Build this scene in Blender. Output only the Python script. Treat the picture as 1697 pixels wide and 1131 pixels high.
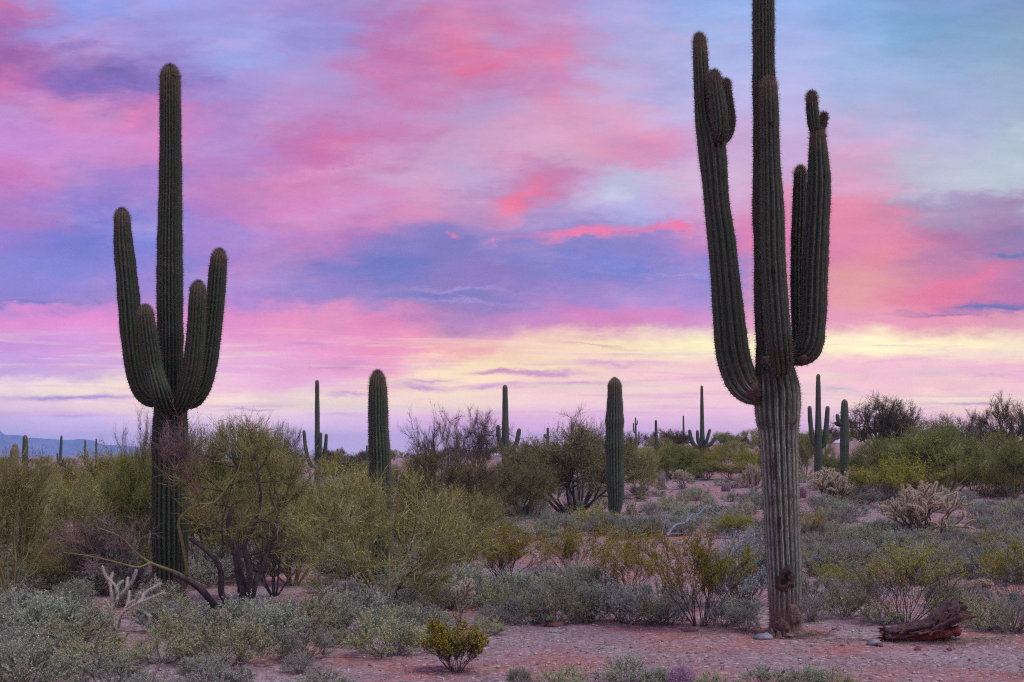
import bpy, math, random
import numpy as np
from mathutils import Vector

# ------------------------------------------------------------------ basics
for o in list(bpy.data.objects):
    bpy.data.objects.remove(o)
SC = bpy.context.scene
COL = SC.collection
R = math.radians
FPX, CX, HY, CAMH = 2357.0, 848.5, 755.0, 2.0     # focal length in photo pixels, centre, horizon row, eye height

# ------------------------------------------------------------------ camera
cam_d = bpy.data.cameras.new('camera'); cam = bpy.data.objects.new('camera', cam_d); COL.objects.link(cam)
cam.location = (0, 0, CAMH); cam.rotation_euler = (R(90), 0, 0)
cam_d.lens = 50; cam_d.sensor_width = 36; cam_d.shift_y = 189.5 / 1697; cam_d.clip_start = .1; cam_d.clip_end = 40000
SC.camera = cam
SC.render.resolution_x, SC.render.resolution_y = 1024, 682
SC.render.engine = 'CYCLES'
cy = SC.cycles
cy.max_bounces = 6; cy.diffuse_bounces = 3; cy.glossy_bounces = 1; cy.transmission_bounces = 3
cy.transparent_max_bounces = 4; cy.volume_bounces = 1; cy.caustics_reflective = False; cy.caustics_refractive = False
cy.filter_width = 1.15; cy.use_denoising = False; cy.use_adaptive_sampling = True; cy.adaptive_threshold = .02
try:
    cy.denoiser = 'OPENIMAGEDENOISE'; cy.denoising_input_passes = 'RGB_ALBEDO_NORMAL'; cy.denoising_prefilter = 'ACCURATE'
except Exception: pass
SC.view_settings.view_transform = 'Standard'; SC.view_settings.look = 'None'
SC.view_settings.gamma = 1; SC.view_settings.exposure = 0; SC.view_settings.use_curve_mapping = False

# ------------------------------------------------------------------ light: added soft fill lamp where no sun stands + dusk sky
FILL_EL, FILL_AZ = R(62), R(118)                    # azimuth clockwise from +Y
sd = bpy.data.lights.new('fill_sun', 'SUN'); so = bpy.data.objects.new('fill_sun', sd); COL.objects.link(so)
sd.energy = 2.0; sd.angle = R(22); sd.color = (1.0, 1.0, .90)
dv = Vector((math.sin(FILL_AZ) * math.cos(FILL_EL), math.cos(FILL_AZ) * math.cos(FILL_EL), math.sin(FILL_EL)))
so.rotation_euler = dv.to_track_quat('Z', 'Y').to_euler()

def lin(c):
    return tuple((x / 255 / 12.92 if x <= 10.3 else ((x / 255 + .055) / 1.055) ** 2.4) for x in c)

world = bpy.data.worlds.new('World'); SC.world = world; world.use_nodes = True
WN, WL = world.node_tree.nodes, world.node_tree.links
WN.clear()

def nd(tree, t, **kw):
    n = tree.nodes.new(t)
    for k, v in kw.items():
        if k == 'inp':
            for i, x in v.items():
                if hasattr(x, 'is_linked') or isinstance(x, bpy.types.NodeSocket): tree.links.new(x, n.inputs[i])
                else: n.inputs[i].default_value = x
        else: setattr(n, k, v)
    return n
WT = world.node_tree
def wmath(op, a, b=0.0, c=None, clamp=False):
    d = {0: a, 1: b}
    if c is not None: d[2] = c
    return nd(WT, 'ShaderNodeMath', operation=op, use_clamp=clamp, inp=d).outputs[0]

# colours of the evening sky, read along rows (photo row) and columns (photo column)
SKX = [0, 130, 260, 390, 520, 650, 780, 910, 1040, 1170, 1300, 1430, 1560, 1697]
SKY = [
 (0,   [(205,115,170),(143,158,231),(155,160,230),(160,150,218),(158,140,208),(170,140,200),(190,125,180),(188,140,195),(165,165,222),(145,175,228),(150,180,235),(132,170,222),(125,160,205),(115,150,195)]),
 (60,  [(165,103,174),(150,148,222),(158,145,215),(158,160,225),(152,140,208),(185,112,172),(208,120,165),(208,132,180),(175,165,215),(155,180,230),(165,185,235),(140,178,222),(125,165,205),(128,162,192)]),
 (100, [(160,92,165),(128,108,190),(148,125,200),(160,165,228),(165,148,210),(198,108,166),(222,106,148),(215,128,172),(178,172,218),(172,182,228),(174,186,232),(152,180,222),(140,170,208),(140,168,196)]),
 (135, [(195,100,170),(135,103,184),(138,108,186),(168,148,212),(175,148,206),(205,118,172),(205,122,168),(215,138,174),(188,174,218),(188,180,226),(184,184,230),(162,180,220),(155,176,212),(152,175,202)]),
 (185, [(188,120,195),(212,125,188),(200,118,182),(165,130,200),(190,140,198),(200,132,185),(190,155,200),(216,150,185),(212,162,198),(192,180,225),(190,180,225),(178,178,215),(165,178,215),(160,178,205)]),
 (240, [(200,135,210),(208,138,205),(215,130,190),(185,130,200),(195,108,172),(202,122,175),(205,155,195),(215,165,195),(228,150,180),(205,165,210),(200,178,220),(208,172,208),(185,185,215),(180,195,208)]),
 (300, [(200,115,185),(165,125,200),(165,120,200),(195,120,185),(215,130,180),(208,160,200),(195,165,205),(198,125,175),(195,190,220),(215,180,210),(204,165,205),(222,160,190),(195,190,210),(190,200,210)]),
 (350, [(175,115,190),(135,118,205),(140,120,205),(190,120,195),(215,122,188),(215,138,185),(172,130,185),(172,142,197),(180,175,222),(215,160,205),(222,138,175),(235,135,160),(170,145,180),(165,130,170)]),
 (400, [(150,115,200),(118,115,205),(122,125,215),(165,125,205),(185,115,185),(138,118,190),(122,114,186),(118,120,196),(145,125,195),(190,125,190),(225,120,170),(230,128,163),(180,110,155),(140,115,165)]),
 (450, [(135,125,205),(130,125,212),(150,125,210),(180,125,200),(132,115,195),(110,114,190),(138,110,180),(136,120,195),(120,125,205),(135,130,210),(220,130,165),(232,150,150),(205,125,160),(170,115,165)]),
 (492, [(140,120,205),(136,118,202),(155,120,206),(168,125,205),(150,118,195),(138,118,190),(135,115,185),(165,120,192),(165,126,202),(158,130,206),(228,140,165),(232,150,155),(228,113,148),(190,105,160)]),
 (530, [(220,130,205),(224,130,205),(222,130,205),(224,130,195),(232,138,185),(222,122,178),(170,114,180),(200,122,190),(218,125,188),(208,135,198),(230,150,182),(232,150,178),(230,140,170),(225,150,175)]),
 (575, [(195,135,215),(210,145,220),(225,140,205),(230,150,205),(228,140,195),(230,135,180),(235,160,165),(240,200,175),(246,228,180),(251,242,190),(250,240,195),(255,246,195),(253,240,195),(246,228,195)]),
 (610, [(188,150,222),(198,158,222),(215,158,215),(225,165,220),(228,150,205),(232,150,190),(246,222,180),(242,215,182),(240,190,200),(240,190,200),(240,190,205),(238,180,205),(238,185,205),(240,180,205)]),
 (640, [(238,210,222),(246,222,215),(245,215,205),(232,178,215),(226,165,215),(238,190,195),(250,226,195),(238,192,203),(240,205,200),(242,195,210),(240,195,210),(242,190,205),(240,190,200),(242,190,205)]),
 (668, [(215,180,230),(240,200,225),(246,207,215),(246,216,215),(241,212,210),(241,207,205),(242,212,203),(241,202,212),(240,198,213),(241,192,215),(240,195,215),(246,212,210),(247,217,200),(247,207,195)]),
 (700, [(200,170,230),(210,180,235),(235,195,230),(238,200,230),(230,190,230),(226,182,230),(229,172,220),(233,176,220),(233,176,222),(236,181,222),(236,181,220),(236,181,215),(245,190,205),(248,195,185)]),
 (745, [(195,165,230),(200,170,230),(215,180,230),(212,178,230),(205,175,232),(215,175,228),(222,170,222),(228,172,222),(228,170,222),(232,172,222),(235,175,215),(236,178,212),(240,184,205),(244,190,195)]),
]
AZ0, AZ1 = math.atan((0 - CX) / FPX), math.atan((1697 - CX) / FPX)
tc = nd(WT, 'ShaderNodeTexCoord')
sep = nd(WT, 'ShaderNodeSeparateXYZ', inp={0: tc.outputs['Generated']})
az = wmath('ARCTAN2', sep.outputs[0], sep.outputs[1])
hor = wmath('SQRT', wmath('ADD', wmath('MULTIPLY', sep.outputs[0], sep.outputs[0]), wmath('MULTIPLY', sep.outputs[1], sep.outputs[1])))
tel = wmath('DIVIDE', sep.outputs[2], wmath('MAXIMUM', hor, .02))
azp0 = wmath('SUBTRACT', wmath('PINGPONG', wmath('ADD', az, -AZ0 + 0.0), AZ1 - AZ0), -AZ0)
vraw = wmath('MULTIPLY', tel, wmath('MULTIPLY_ADD', wmath('MULTIPLY', azp0, azp0), .5, 1.0))
flat = nd(WT, 'ShaderNodeCombineXYZ', inp={0: az, 1: vraw})
def wnoise(scale, detail, sx, sy, rough=.55, off=0.0):
    mp = nd(WT, 'ShaderNodeMapping', inp={0: flat.outputs[0]})
    mp.inputs['Scale'].default_value = (sx, sy, 1); mp.inputs['Location'].default_value = (off, off * .7, off * .3)
    mp.inputs['Rotation'].default_value = (0, 0, R(9))
    return nd(WT, 'ShaderNodeTexNoise', noise_dimensions='2D', inp={'Vector': mp.outputs[0], 'Scale': scale, 'Detail': detail, 'Roughness': rough})
n1 = wnoise(1, 8, 9, 26, .66, 3.1)
n2 = wnoise(1, 9, 26, 70, .68, 7.7)
warp = nd(WT, 'ShaderNodeSeparateColor', inp={0: n1.outputs['Color']})
warp2 = nd(WT, 'ShaderNodeSeparateColor', inp={0: n2.outputs['Color']})
# the warp fades towards the horizon, where the layers lie flat
lift = nd(WT, 'ShaderNodeMapRange', inp={0: vraw, 1: .02, 2: .2, 3: .25, 4: 1.0}).outputs[0]
dx = wmath('MULTIPLY', wmath('ADD', wmath('MULTIPLY_ADD', warp.outputs[0], .085, -.0425), wmath('MULTIPLY_ADD', warp2.outputs[0], .055, -.0275)), 1.0)
dy = wmath('MULTIPLY', wmath('ADD', wmath('MULTIPLY_ADD', warp.outputs[1], .050, -.025), wmath('MULTIPLY_ADD', warp2.outputs[1], .032, -.016)), lift)
azw = wmath('ADD', azp0, dx)
vw = wmath('ADD', vraw, dy)
tt = nd(WT, 'ShaderNodeMapRange', inp={0: azw, 1: AZ0, 2: AZ1, 3: 0.0, 4: 1.0}).outputs[0]
ramps = []
for py, cs in SKY:
    rn = nd(WT, 'ShaderNodeValToRGB', inp={0: tt}); cr = rn.color_ramp; cr.interpolation = 'B_SPLINE' if False else 'EASE'
    while len(cr.elements) < len(cs): cr.elements.new(.5)
    pos = [(math.atan((x - CX) / FPX) - AZ0) / (AZ1 - AZ0) for x in SKX]
    for i, e in enumerate(cr.elements): e.position = i / 100
    for i in range(len(cs) - 1, -1, -1): cr.elements[i].position = pos[i]
    kb = float(np.interp(py, [450, 575, 640, 700, 745], [1.0, 1.14, 1.22, 1.36, 1.5]))      # the haze in front of the horizon takes this back
    for i, c in enumerate(cs): cr.elements[i].color = (*[x * (1 + (kb - 1) * q) for x, q in zip(lin(c), (1.5, 1.3, .25 if py < 690 else .6))], 1)
    ramps.append(((HY - py) / FPX, rn.outputs[0]))
ramps.sort(key=lambda t: t[0])
cur = ramps[0][1]
for (v0, c0), (v1, c1) in zip(ramps[:-1], ramps[1:]):
    k = nd(WT, 'ShaderNodeMapRange', interpolation_type='SMOOTHSTEP', inp={0: vw, 1: v0, 2: v1, 3: 0.0, 4: 1.0}).outputs[0]
    m = nd(WT, 'ShaderNodeMix', data_type='RGBA'); WL.new(k, m.inputs[0]); WL.new(cur, m.inputs[6]); WL.new(c1, m.inputs[7])
    cur = m.outputs[2]
def wmix(fac, col):
    global cur
    m = nd(WT, 'ShaderNodeMix', data_type='RGBA'); WL.new(fac, m.inputs[0]); WL.new(cur, m.inputs[6]); m.inputs[7].default_value = (*lin(col), 1)
    cur = m.outputs[2]
# thin streaks of cloud: (column, row, half length, half height, tilt, colour, strength)
wv = nd(WT, 'ShaderNodeCombineXYZ', inp={0: wmath('MULTIPLY_ADD', warp2.outputs[2], .045, wmath('ADD', az, -.0225)), 1: wmath('ADD', wmath('MULTIPLY', dy, .7), vraw)})
STREAK = [
 (985, 385, 175, 9, 2.5, (240,118,165), 1.5), (1110, 378, 60, 7, 0, (250,112,150), 1.6), (760, 394, 22, 6, 0, (226,115,165), 1.3), (818, 405, 26, 5, 0, (220,115,170), 1.2),
 (1640, 505, 100, 9, 0, (112,104,172), 1.8), (1560, 516, 95, 4, 0, (150,105,165), 1.2), (1672, 431, 50, 7, 0, (105,110,175), 1.5),
 (730, 491, 190, 9, 2, (118,116,192), 1.0), (760, 481, 175, 3.5, 1, (165,138,205), 1.2), (760, 499, 190, 3, 0, (168,140,205), 1.1), (1140, 457, 120, 3, 0, (170,150,215), .8),
 (130, 657, 190, 6, 0, (190,158,216), 1.5), (60, 503, 130, 5, 1, (120,110,195), 1.3), (700, 642, 60, 7, -6, (228,165,205), 1.6), (570, 655, 60, 6, -4, (228,165,205), 1.3),
 (830, 617, 90, 4, 0, (222,150,180), 1.6), (900, 619, 110, 6, 0, (226,155,195), 1.6), (820, 641, 90, 4, 0, (228,165,195), 1.3), (700, 632, 60, 2.5, 0, (225,160,195), 1.3),
 (960, 636, 150, 5, 2, (230,168,205), 1.2), (1010, 602, 140, 5, 0, (238,180,198), 1.2), (980, 574, 120, 4, -3, (235,170,170), 1.0), (505, 570, 50, 8, 0, (208,132,195), 1.0), (570, 605, 60, 10, 4, (215,135,195), .9),
 (1560, 617, 120, 5, 3, (245,205,200), 1.2), (1640, 622, 80, 6, 0, (240,178,202), 1.0), (1610, 673, 120, 3, 0, (225,180,205), 1.4), (1380, 647, 70, 4, 0, (246,214,208), 1.2), (1380, 645, 50, 2.5, 0, (228,182,205), 1.0),
 (395, 588, 40, 5, 6, (240,185,205), 1.2), (165, 558, 40, 6, 0, (230,160,205), .9), (400, 679, 60, 2.5, 1, (225,180,225), 1.2), (120, 692, 50, 4, 0, (222,180,225), 1.0), (560, 690, 70, 4, 0, (238,195,225), 1.0),
 (185, 122, 120, 36, -8, (112, 92, 172), .9), (50, 92, 80, 34, -20, (150, 84, 160), .8), (1010, 325, 100, 30, 6, (206, 206, 228), .8), (1600, 285, 150, 42, 0, (190, 204, 212), .7), (640, 435, 130, 30, 0, (104, 110, 188), .7), (1000, 440, 130, 30, 4, (116, 122, 204), .6), (150, 400, 120, 26, 0, (112, 114, 206), .6), (1430, 455, 70, 50, 0, (238, 160, 148), .7), (700, 30, 60, 20, -20, (206, 110, 160), .6), (820, 60, 70, 12, -25, (160, 150, 205), .5), (480, 300, 100, 14, 8, (216, 112, 178), .6),
 (900, 320, 90, 26, 14, (205,105,155), .9), (865, 335, 75, 22, 22, (238,112,148), 1.5), (215, 195, 60, 12, 8, (232,125,180), 1.0), (770, 85, 80, 35, -18, (226,100,140), .8), (1085, 250, 90, 28, 0, (235,140,170), 1.0), (925, 130, 20, 55, -10, (226,130,165), 1.0),
 (560, 235, 110, 26, 6, (218,108,160), .8), (560, 275, 90, 10, 10, (222,150,195), .8), (1110, 520, 60, 14, 6, (228,118,180), .8), (980, 515, 120, 12, -12, (222,118,180), .7),
 (1380, 352, 90, 45, 0, (238,135,158), .8), (1480, 420, 80, 45, 10, (240,132,150), .7), (1600, 470, 150, 16, 12, (240,110,145), 1.0), (1600, 425, 140, 14, 10, (165,112,165), .8), (1600, 340, 130, 16, -4, (165,150,185), .7),
]
for px, py, hl, hh, tilt, c, s in STREAK:
    mp = nd(WT, 'ShaderNodeMapping', vector_type='TEXTURE', inp={0: wv.outputs[0]})
    mp.inputs['Location'].default_value = (math.atan((px - CX) / FPX), (HY - py) / FPX, 0)
    mp.inputs['Rotation'].default_value = (0, 0, R(tilt)); mp.inputs['Scale'].default_value = (hl * 1.25 / FPX, hh * 1.6 / FPX, 1)
    g = nd(WT, 'ShaderNodeTexGradient', gradient_type='QUADRATIC_SPHERE', inp={0: mp.outputs[0]})
    wmix(wmath('MULTIPLY', g.outputs[1], s, clamp=True), c)
# torn wisps in the upper sheet, thin bars near the horizon
def wn2(sx, sy, rot, off, det, rough, dist):
    mp = nd(WT, 'ShaderNodeMapping', inp={0: flat.outputs[0]}); mp.inputs['Scale'].default_value = (sx, sy, 1); mp.inputs['Location'].default_value = (off, off * .7, 0); mp.inputs['Rotation'].default_value = (0, 0, R(rot))
    return nd(WT, 'ShaderNodeTexNoise', noise_dimensions='2D', inp={'Vector': mp.outputs[0], 'Scale': 1.0, 'Detail': det, 'Roughness': rough, 'Distortion': dist}).outputs[0]
def wrange(x, a, b, c, d): return nd(WT, 'ShaderNodeMapRange', inp={0: x, 1: a, 2: b, 3: c, 4: d}).outputs[0]
hi = wmath('MULTIPLY', wrange(vraw, .07, .13, 0.0, 1.0), wrange(azp0, .10, .26, 1.0, .25))
wmix(wmath('MULTIPLY', wrange(wn2(9, 26, 18, 2.2, 9, .62, .12), .50, .78, 0.0, .36), hi), (240, 165, 195))
wmix(wmath('MULTIPLY', wrange(wn2(8, 24, 14, 5.9, 9, .62, .12), .52, .80, 0.0, .34), hi), (146, 132, 208))
wmix(wmath('MULTIPLY', wrange(wn2(12, 34, 24, 9.4, 9, .64, .1), .54, .80, 0.0, .30), hi), (198, 182, 226))
lo = wmath('MULTIPLY', wrange(vraw, .018, .032, 0.0, 1.0), wrange(vraw, .075, .092, 1.0, 0.0))
wmix(wmath('MULTIPLY', wrange(wn2(8, 130, 2, 1.7, 6, .6, .3), .50, .68, 0.0, .55), lo), (255, 234, 202))
wmix(wmath('MULTIPLY', wrange(wn2(8, 150, -2, 4.4, 6, .6, .3), .53, .70, 0.0, .45), lo), (240, 172, 210))
# faint fibre in the cloud sheet
n3 = wnoise(1, 9, 16, 60, .66, 1.3)
fib = nd(WT, 'ShaderNodeMapRange', inp={0: n3.outputs[0], 1: .25, 2: .75, 3: .92, 4: 1.08}).outputs[0]
hsv = nd(WT, 'ShaderNodeHueSaturation', inp={'Value': fib, 'Color': cur, 'Saturation': .99, 'Hue': .5, 'Fac': 1.0})
nis = nd(WT, 'ShaderNodeTexSky', sky_type='NISHITA', sun_disc=False)
nis.sun_elevation = FILL_EL; nis.sun_rotation = FILL_AZ; nis.altitude = 600
bg1 = nd(WT, 'ShaderNodeBackground', inp={0: hsv.outputs[0], 1: 1.0})
bg2 = nd(WT, 'ShaderNodeBackground', inp={0: nis.outputs[0], 1: .006})
add = nd(WT, 'ShaderNodeAddShader', inp={0: bg1.outputs[0], 1: bg2.outputs[0]})
wo = nd(WT, 'ShaderNodeOutputWorld', inp={0: add.outputs[0]})
world.cycles.sampling_method = 'MANUAL'; world.cycles.sample_map_resolution = 256

# ------------------------------------------------------------------ mesh helpers
def smooth(a, b, x):
    t = np.clip((np.asarray(x, float) - a) / (b - a), 0, 1); return t * t * (3 - 2 * t)

def ground_z(x, y):
    x = np.asarray(x, float); y = np.asarray(y, float)
    r = smooth(24, 120, y) * (1 - smooth(170, 500, y))
    z = r * (1.0 + 2.1 * smooth(-28, 32, x))
    z = z + .05 * np.sin(x * .9 + 1.3 * np.sin(y * .31)) * np.sin(y * .55 + .7) * smooth(10, 20, y)
    z = z + .16 * np.sin(x * .21 + 1.0) * np.sin(y * .17 + 2.0) * smooth(20, 40, y)
    z = z + .018 * np.sin(x * 3.1 + y * 1.7) * np.sin(y * 2.3 - x * 1.1) + .012 * np.sin(x * 7.3 + 2) * np.sin(y * 6.1 + x * 2)
    return z

def ybase(px, py):
    u = (px - CX) / FPX
    ys = np.concatenate([np.arange(6, 40, .05), np.arange(40, 400, .5)])
    p = HY - (ground_z(u * ys, ys) - CAMH) * FPX / ys
    k = np.argmax(p <= py)
    return float(ys[k]) if (p <= py).any() else 120.0

def wpt(px, py, Y):
    return np.array([(px - CX) / FPX * Y, Y, CAMH - (py - HY) / FPX * Y])

def make_mesh(name, V, F, mat, attrs=None, smoothf=True, tris=None):
    V = np.asarray(V, np.float32); me = bpy.data.meshes.new(name)
    loops, starts, tot = [], [], []
    n = 0
    for A in ([F] if F is not None else []) + ([tris] if tris is not None else []):
        A = np.asarray(A, np.int32)
        if len(A) == 0: continue
        k = A.shape[1]; loops.append(A.ravel()); starts.append(n + np.arange(len(A)) * k); n += A.size
    L = np.concatenate(loops).astype(np.int32); S = np.concatenate(starts).astype(np.int32)
    me.vertices.add(len(V)); me.vertices.foreach_set('co', V.ravel())
    me.loops.add(len(L)); me.loops.foreach_set('vertex_index', L)
    me.polygons.add(len(S)); me.polygons.foreach_set('loop_start', S)
    if smoothf: me.polygons.foreach_set('use_smooth', np.ones(len(S), bool))
    for k, a in (attrs or {}).items():
        at = me.attributes.new(k, 'FLOAT', 'POINT'); at.data.foreach_set('value', np.asarray(a, np.float32))
    me.update(calc_edges=True)
    if mat: me.materials.append(mat)
    return me

class Geo:
    """collects vertices, quads, triangles and one random value per vertex"""
    def __init__(s): s.V, s.Q, s.T, s.A, s.n = [], [], [], [], 0
    def add(s, V, Q=None, T=None, a=0.0):
        V = np.asarray(V, float)
        if Q is not None and len(Q): s.Q.append(np.asarray(Q) + s.n)
        if T is not None and len(T): s.T.append(np.asarray(T) + s.n)
        s.V.append(V); s.A.append(np.broadcast_to(np.asarray(a, float), (len(V),))); s.n += len(V)
    def verts(s): return np.concatenate(s.V)
    def mesh(s, name, mat, smoothf=True, scale=None):
        V = s.verts()
        if scale is not None: V = V * scale
        return make_mesh(name, V, np.concatenate(s.Q) if s.Q else None, mat, {'v': np.concatenate(s.A)}, smoothf, np.concatenate(s.T) if s.T else None)

def unit(a): return a / np.maximum(np.linalg.norm(a, axis=-1, keepdims=True), 1e-9)

def frames(d):
    h = np.where(np.abs(d[..., 2:3]) > .9, np.array([1., 0, 0]), np.array([0, 0, 1.]))
    u = unit(np.cross(d, h)); return u, np.cross(d, u)

def add_segs(g, P0, P1, r0, r1, sides=3, a=0.0):
    P0, P1 = np.asarray(P0, float), np.asarray(P1, float); n = len(P0)
    if n == 0: return
    u, w = frames(unit(P1 - P0)); th = np.arange(sides) * 2 * np.pi / sides
    ring = u[:, None] * np.cos(th)[None, :, None] + w[:, None] * np.sin(th)[None, :, None]
    r0 = np.broadcast_to(r0, (n,))[:, None, None]; r1 = np.broadcast_to(r1, (n,))[:, None, None]
    V = np.concatenate([P0[:, None] + ring * r0, P1[:, None] + ring * r1], 1).reshape(-1, 3)
    i = np.arange(sides); j = (i + 1) % sides
    q = np.stack([i, j, j + sides, i + sides], 1)[None] + (np.arange(n) * 2 * sides)[:, None, None]
    a = np.repeat(np.broadcast_to(a, (n,)), 2 * sides)
    g.add(V, Q=q.reshape(-1, 4), a=a)

def add_leaves(g, P, D, L, W, rng, a=None):
    """four-sided leaf blades at P along D"""
    n = len(P)
    if n == 0: return
    D = unit(D); s = unit(np.cross(D, rng.normal(size=(n, 3))))
    L = np.broadcast_to(L, (n,))[:, None]; W = np.broadcast_to(W, (n,))[:, None]
    V = np.stack([P, P + D * L * .5 + s * W, P + D * L, P + D * L * .5 - s * W], 1).reshape(-1, 3)
    g.add(V, Q=np.arange(4 * n).reshape(-1, 4), a=np.repeat(rng.random(n) if a is None else a, 4))

def add_spines(g, P, D, L, W, rng):
    n = len(P); D = unit(D); s = unit(np.cross(D, rng.normal(size=(n, 3))))
    L = np.broadcast_to(L, (n,))[:, None]
    V = np.stack([P - s * W, P + s * W, P + D * L], 1).reshape(-1, 3)
    g.add(V, T=np.arange(3 * n).reshape(-1, 3), a=np.repeat(rng.random(n), 3))

def catmull(pts, n_per):
    P = np.asarray(pts, float); k = len(P)
    E = np.concatenate([2 * P[:1] - P[1:2], P, 2 * P[-1:] - P[-2:-1]])
    out = []
    for i in range(k - 1):
        t = np.linspace(0, 1, n_per, endpoint=False)[:, None]
        a, b, c, d = E[i], E[i + 1], E[i + 2], E[i + 3]
        out.append(.5 * (2 * b + (c - a) * t + (2 * a - 5 * b + 4 * c - d) * t ** 2 + (3 * b - a - 3 * c + d) * t ** 3))
    out.append(P[-1:]); return np.concatenate(out)

def resample(P, ds):
    seg = np.linalg.norm(np.diff(P[:, :3], axis=0), axis=1); s = np.concatenate([[0], np.cumsum(seg)])
    n = max(int(s[-1] / ds), 6); t = np.linspace(0, s[-1], n + 1)
    return np.stack([np.interp(t, s, P[:, k]) for k in range(P.shape[1])], 1), t

def transport(P):
    T = np.gradient(P, axis=0); T = unit(T); U = np.zeros_like(T)
    u = np.cross(T[0], [0, 1, 0]); u = u if np.linalg.norm(u) > .1 else np.cross(T[0], [1, 0, 0])
    for i in range(len(T)):
        u = u - T[i] * np.dot(u, T[i]); u /= np.linalg.norm(u); U[i] = u
    return T, U, np.cross(T, U)

def add_tube(g, pts, radii, sides=8, ds=.05, a=0.0, lump=.0, rng=None, cap=True):
    P, t = resample(catmull(np.column_stack([np.asarray(pts, float), radii]), 8), ds)
    r = P[:, 3].copy(); P = P[:, :3]; T, U, W = transport(P); m = len(P)
    th = np.arange(sides) * 2 * np.pi / sides
    rr = np.repeat(r[:, None], sides, 1)
    if lump and rng is not None: rr = rr * (1 + lump * rng.normal(size=rr.shape))
    V = P[:, None] + (U[:, None] * np.cos(th)[None, :, None] + W[:, None] * np.sin(th)[None, :, None]) * rr[..., None]
    i = np.arange(sides); j = (i + 1) % sides
    q = (np.stack([i, j, j + sides, i + sides], 1)[None] + (np.arange(m - 1) * sides)[:, None, None]).reshape(-1, 4)
    V = V.reshape(-1, 3); tr = None
    if cap:
        V = np.concatenate([V, P[-1:] + T[-1:] * r[-1] * .6, P[:1]])
        b = (m - 1) * sides; n = m * sides
        tr = np.concatenate([np.stack([b + i, b + j, np.full(sides, n)], 1), np.stack([j, i, np.full(sides, n + 1)], 1)])
    g.add(V, Q=q, T=tr, a=a)
    return P, r, T

# ------------------------------------------------------------------ objects
def obj(name, me, parent=None):
    o = bpy.data.objects.new(name, me); COL.objects.link(o)
    if parent is not None: o.parent = parent
    return o
def thing(name, label, cat, loc=(0, 0, 0), rz=0, group=None, scale=None):
    o = bpy.data.objects.new(name, None); COL.objects.link(o); o.empty_display_size = .1
    o.location = [float(v) for v in loc]; o.rotation_euler = (0, 0, rz)
    if scale is not None: o.scale = scale
    o['label'] = label; o['category'] = cat
    if group: o['group'] = group
    return o
def structure(o): o['kind'] = 'structure'; return o

# ------------------------------------------------------------------ materials
def new_mat(name):
    m = bpy.data.materials.new(name); m.use_nodes = True; m.node_tree.nodes.clear(); return m, m.node_tree
def ramp(T, fac, stops, interp='LINEAR'):
    n = nd(T, 'ShaderNodeValToRGB', inp={0: fac}); cr = n.color_ramp; cr.interpolation = interp
    while len(cr.elements) < len(stops): cr.elements.new(.5)
    for i, e in enumerate(cr.elements): e.position = i / 100
    for i in range(len(stops) - 1, -1, -1): cr.elements[i].position = stops[i][0]
    for i, (p, c) in enumerate(stops): cr.elements[i].color = (*c, 1)
    return n.outputs[0]
def mixc(T, f, a, b, bt='MIX'):
    m = nd(T, 'ShaderNodeMix', data_type='RGBA', blend_type=bt)
    for i, x in ((0, f), (6, a), (7, b)):
        if isinstance(x, bpy.types.NodeSocket): T.links.new(x, m.inputs[i])
        else: m.inputs[i].default_value = x if i == 0 else (*x, 1)
    return m.outputs[2]
def noise(T, scale, detail=4, rough=.55, vec=None, dist=0.0):
    n = nd(T, 'ShaderNodeTexNoise', inp={'Scale': scale, 'Detail': detail, 'Roughness': rough, 'Distortion': dist})
    if vec is not None: T.links.new(vec, n.inputs['Vector'])
    return n.outputs[0]
def attr(T, name): return nd(T, 'ShaderNodeAttribute', attribute_name=name).outputs['Fac']
def maprange(T, x, a, b, c=0.0, d=1.0): return nd(T, 'ShaderNodeMapRange', inp={0: x, 1: a, 2: b, 3: c, 4: d}).outputs[0]
def objvec(T): return nd(T, 'ShaderNodeTexCoord').outputs['Object']
def finish(m, T, col, rough=.85, spec=.15, bump=None, bstr=.3, bdist=.01, trans=0.0):
    p = nd(T, 'ShaderNodeBsdfPrincipled', inp={'Base Color': col, 'Roughness': rough, 'Specular IOR Level': spec})
    if bump is not None:
        b = nd(T, 'ShaderNodeBump', inp={'Height': bump, 'Strength': bstr, 'Distance': bdist}); T.links.new(b.outputs[0], p.inputs['Normal'])
    sh = p.outputs[0]
    if trans:
        t = nd(T, 'ShaderNodeBsdfTranslucent', inp={0: col})
        sh = nd(T, 'ShaderNodeMixShader', inp={0: trans, 1: sh, 2: t.outputs[0]}).outputs[0]
    nd(T, 'ShaderNodeOutputMaterial', inp={0: sh}); return m

def leaf_mat(name, stops, trans=.25, var=.35, big=None):
    m, T = new_mat(name)
    c = ramp(T, attr(T, 'v'), stops)
    oi = nd(T, 'ShaderNodeObjectInfo')
    h = nd(T, 'ShaderNodeHueSaturation', inp={'Hue': maprange(T, oi.outputs['Random'], 0, 1, .485, .515), 'Saturation': maprange(T, noise(T, 3.0, 2, vec=objvec(T)), .3, .7, .8, 1.15),
        'Value': maprange(T, oi.outputs['Random'], 0, 1, 1 - var / 2, 1 + var / 2), 'Fac': 1.0, 'Color': c})
    c = h.outputs[0]
    if big: c = mixc(T, maprange(T, noise(T, big[0], 3, vec=objvec(T)), .42, .62), c, big[1])
    return finish(m, T, c, .8, .1, trans=trans)

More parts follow.
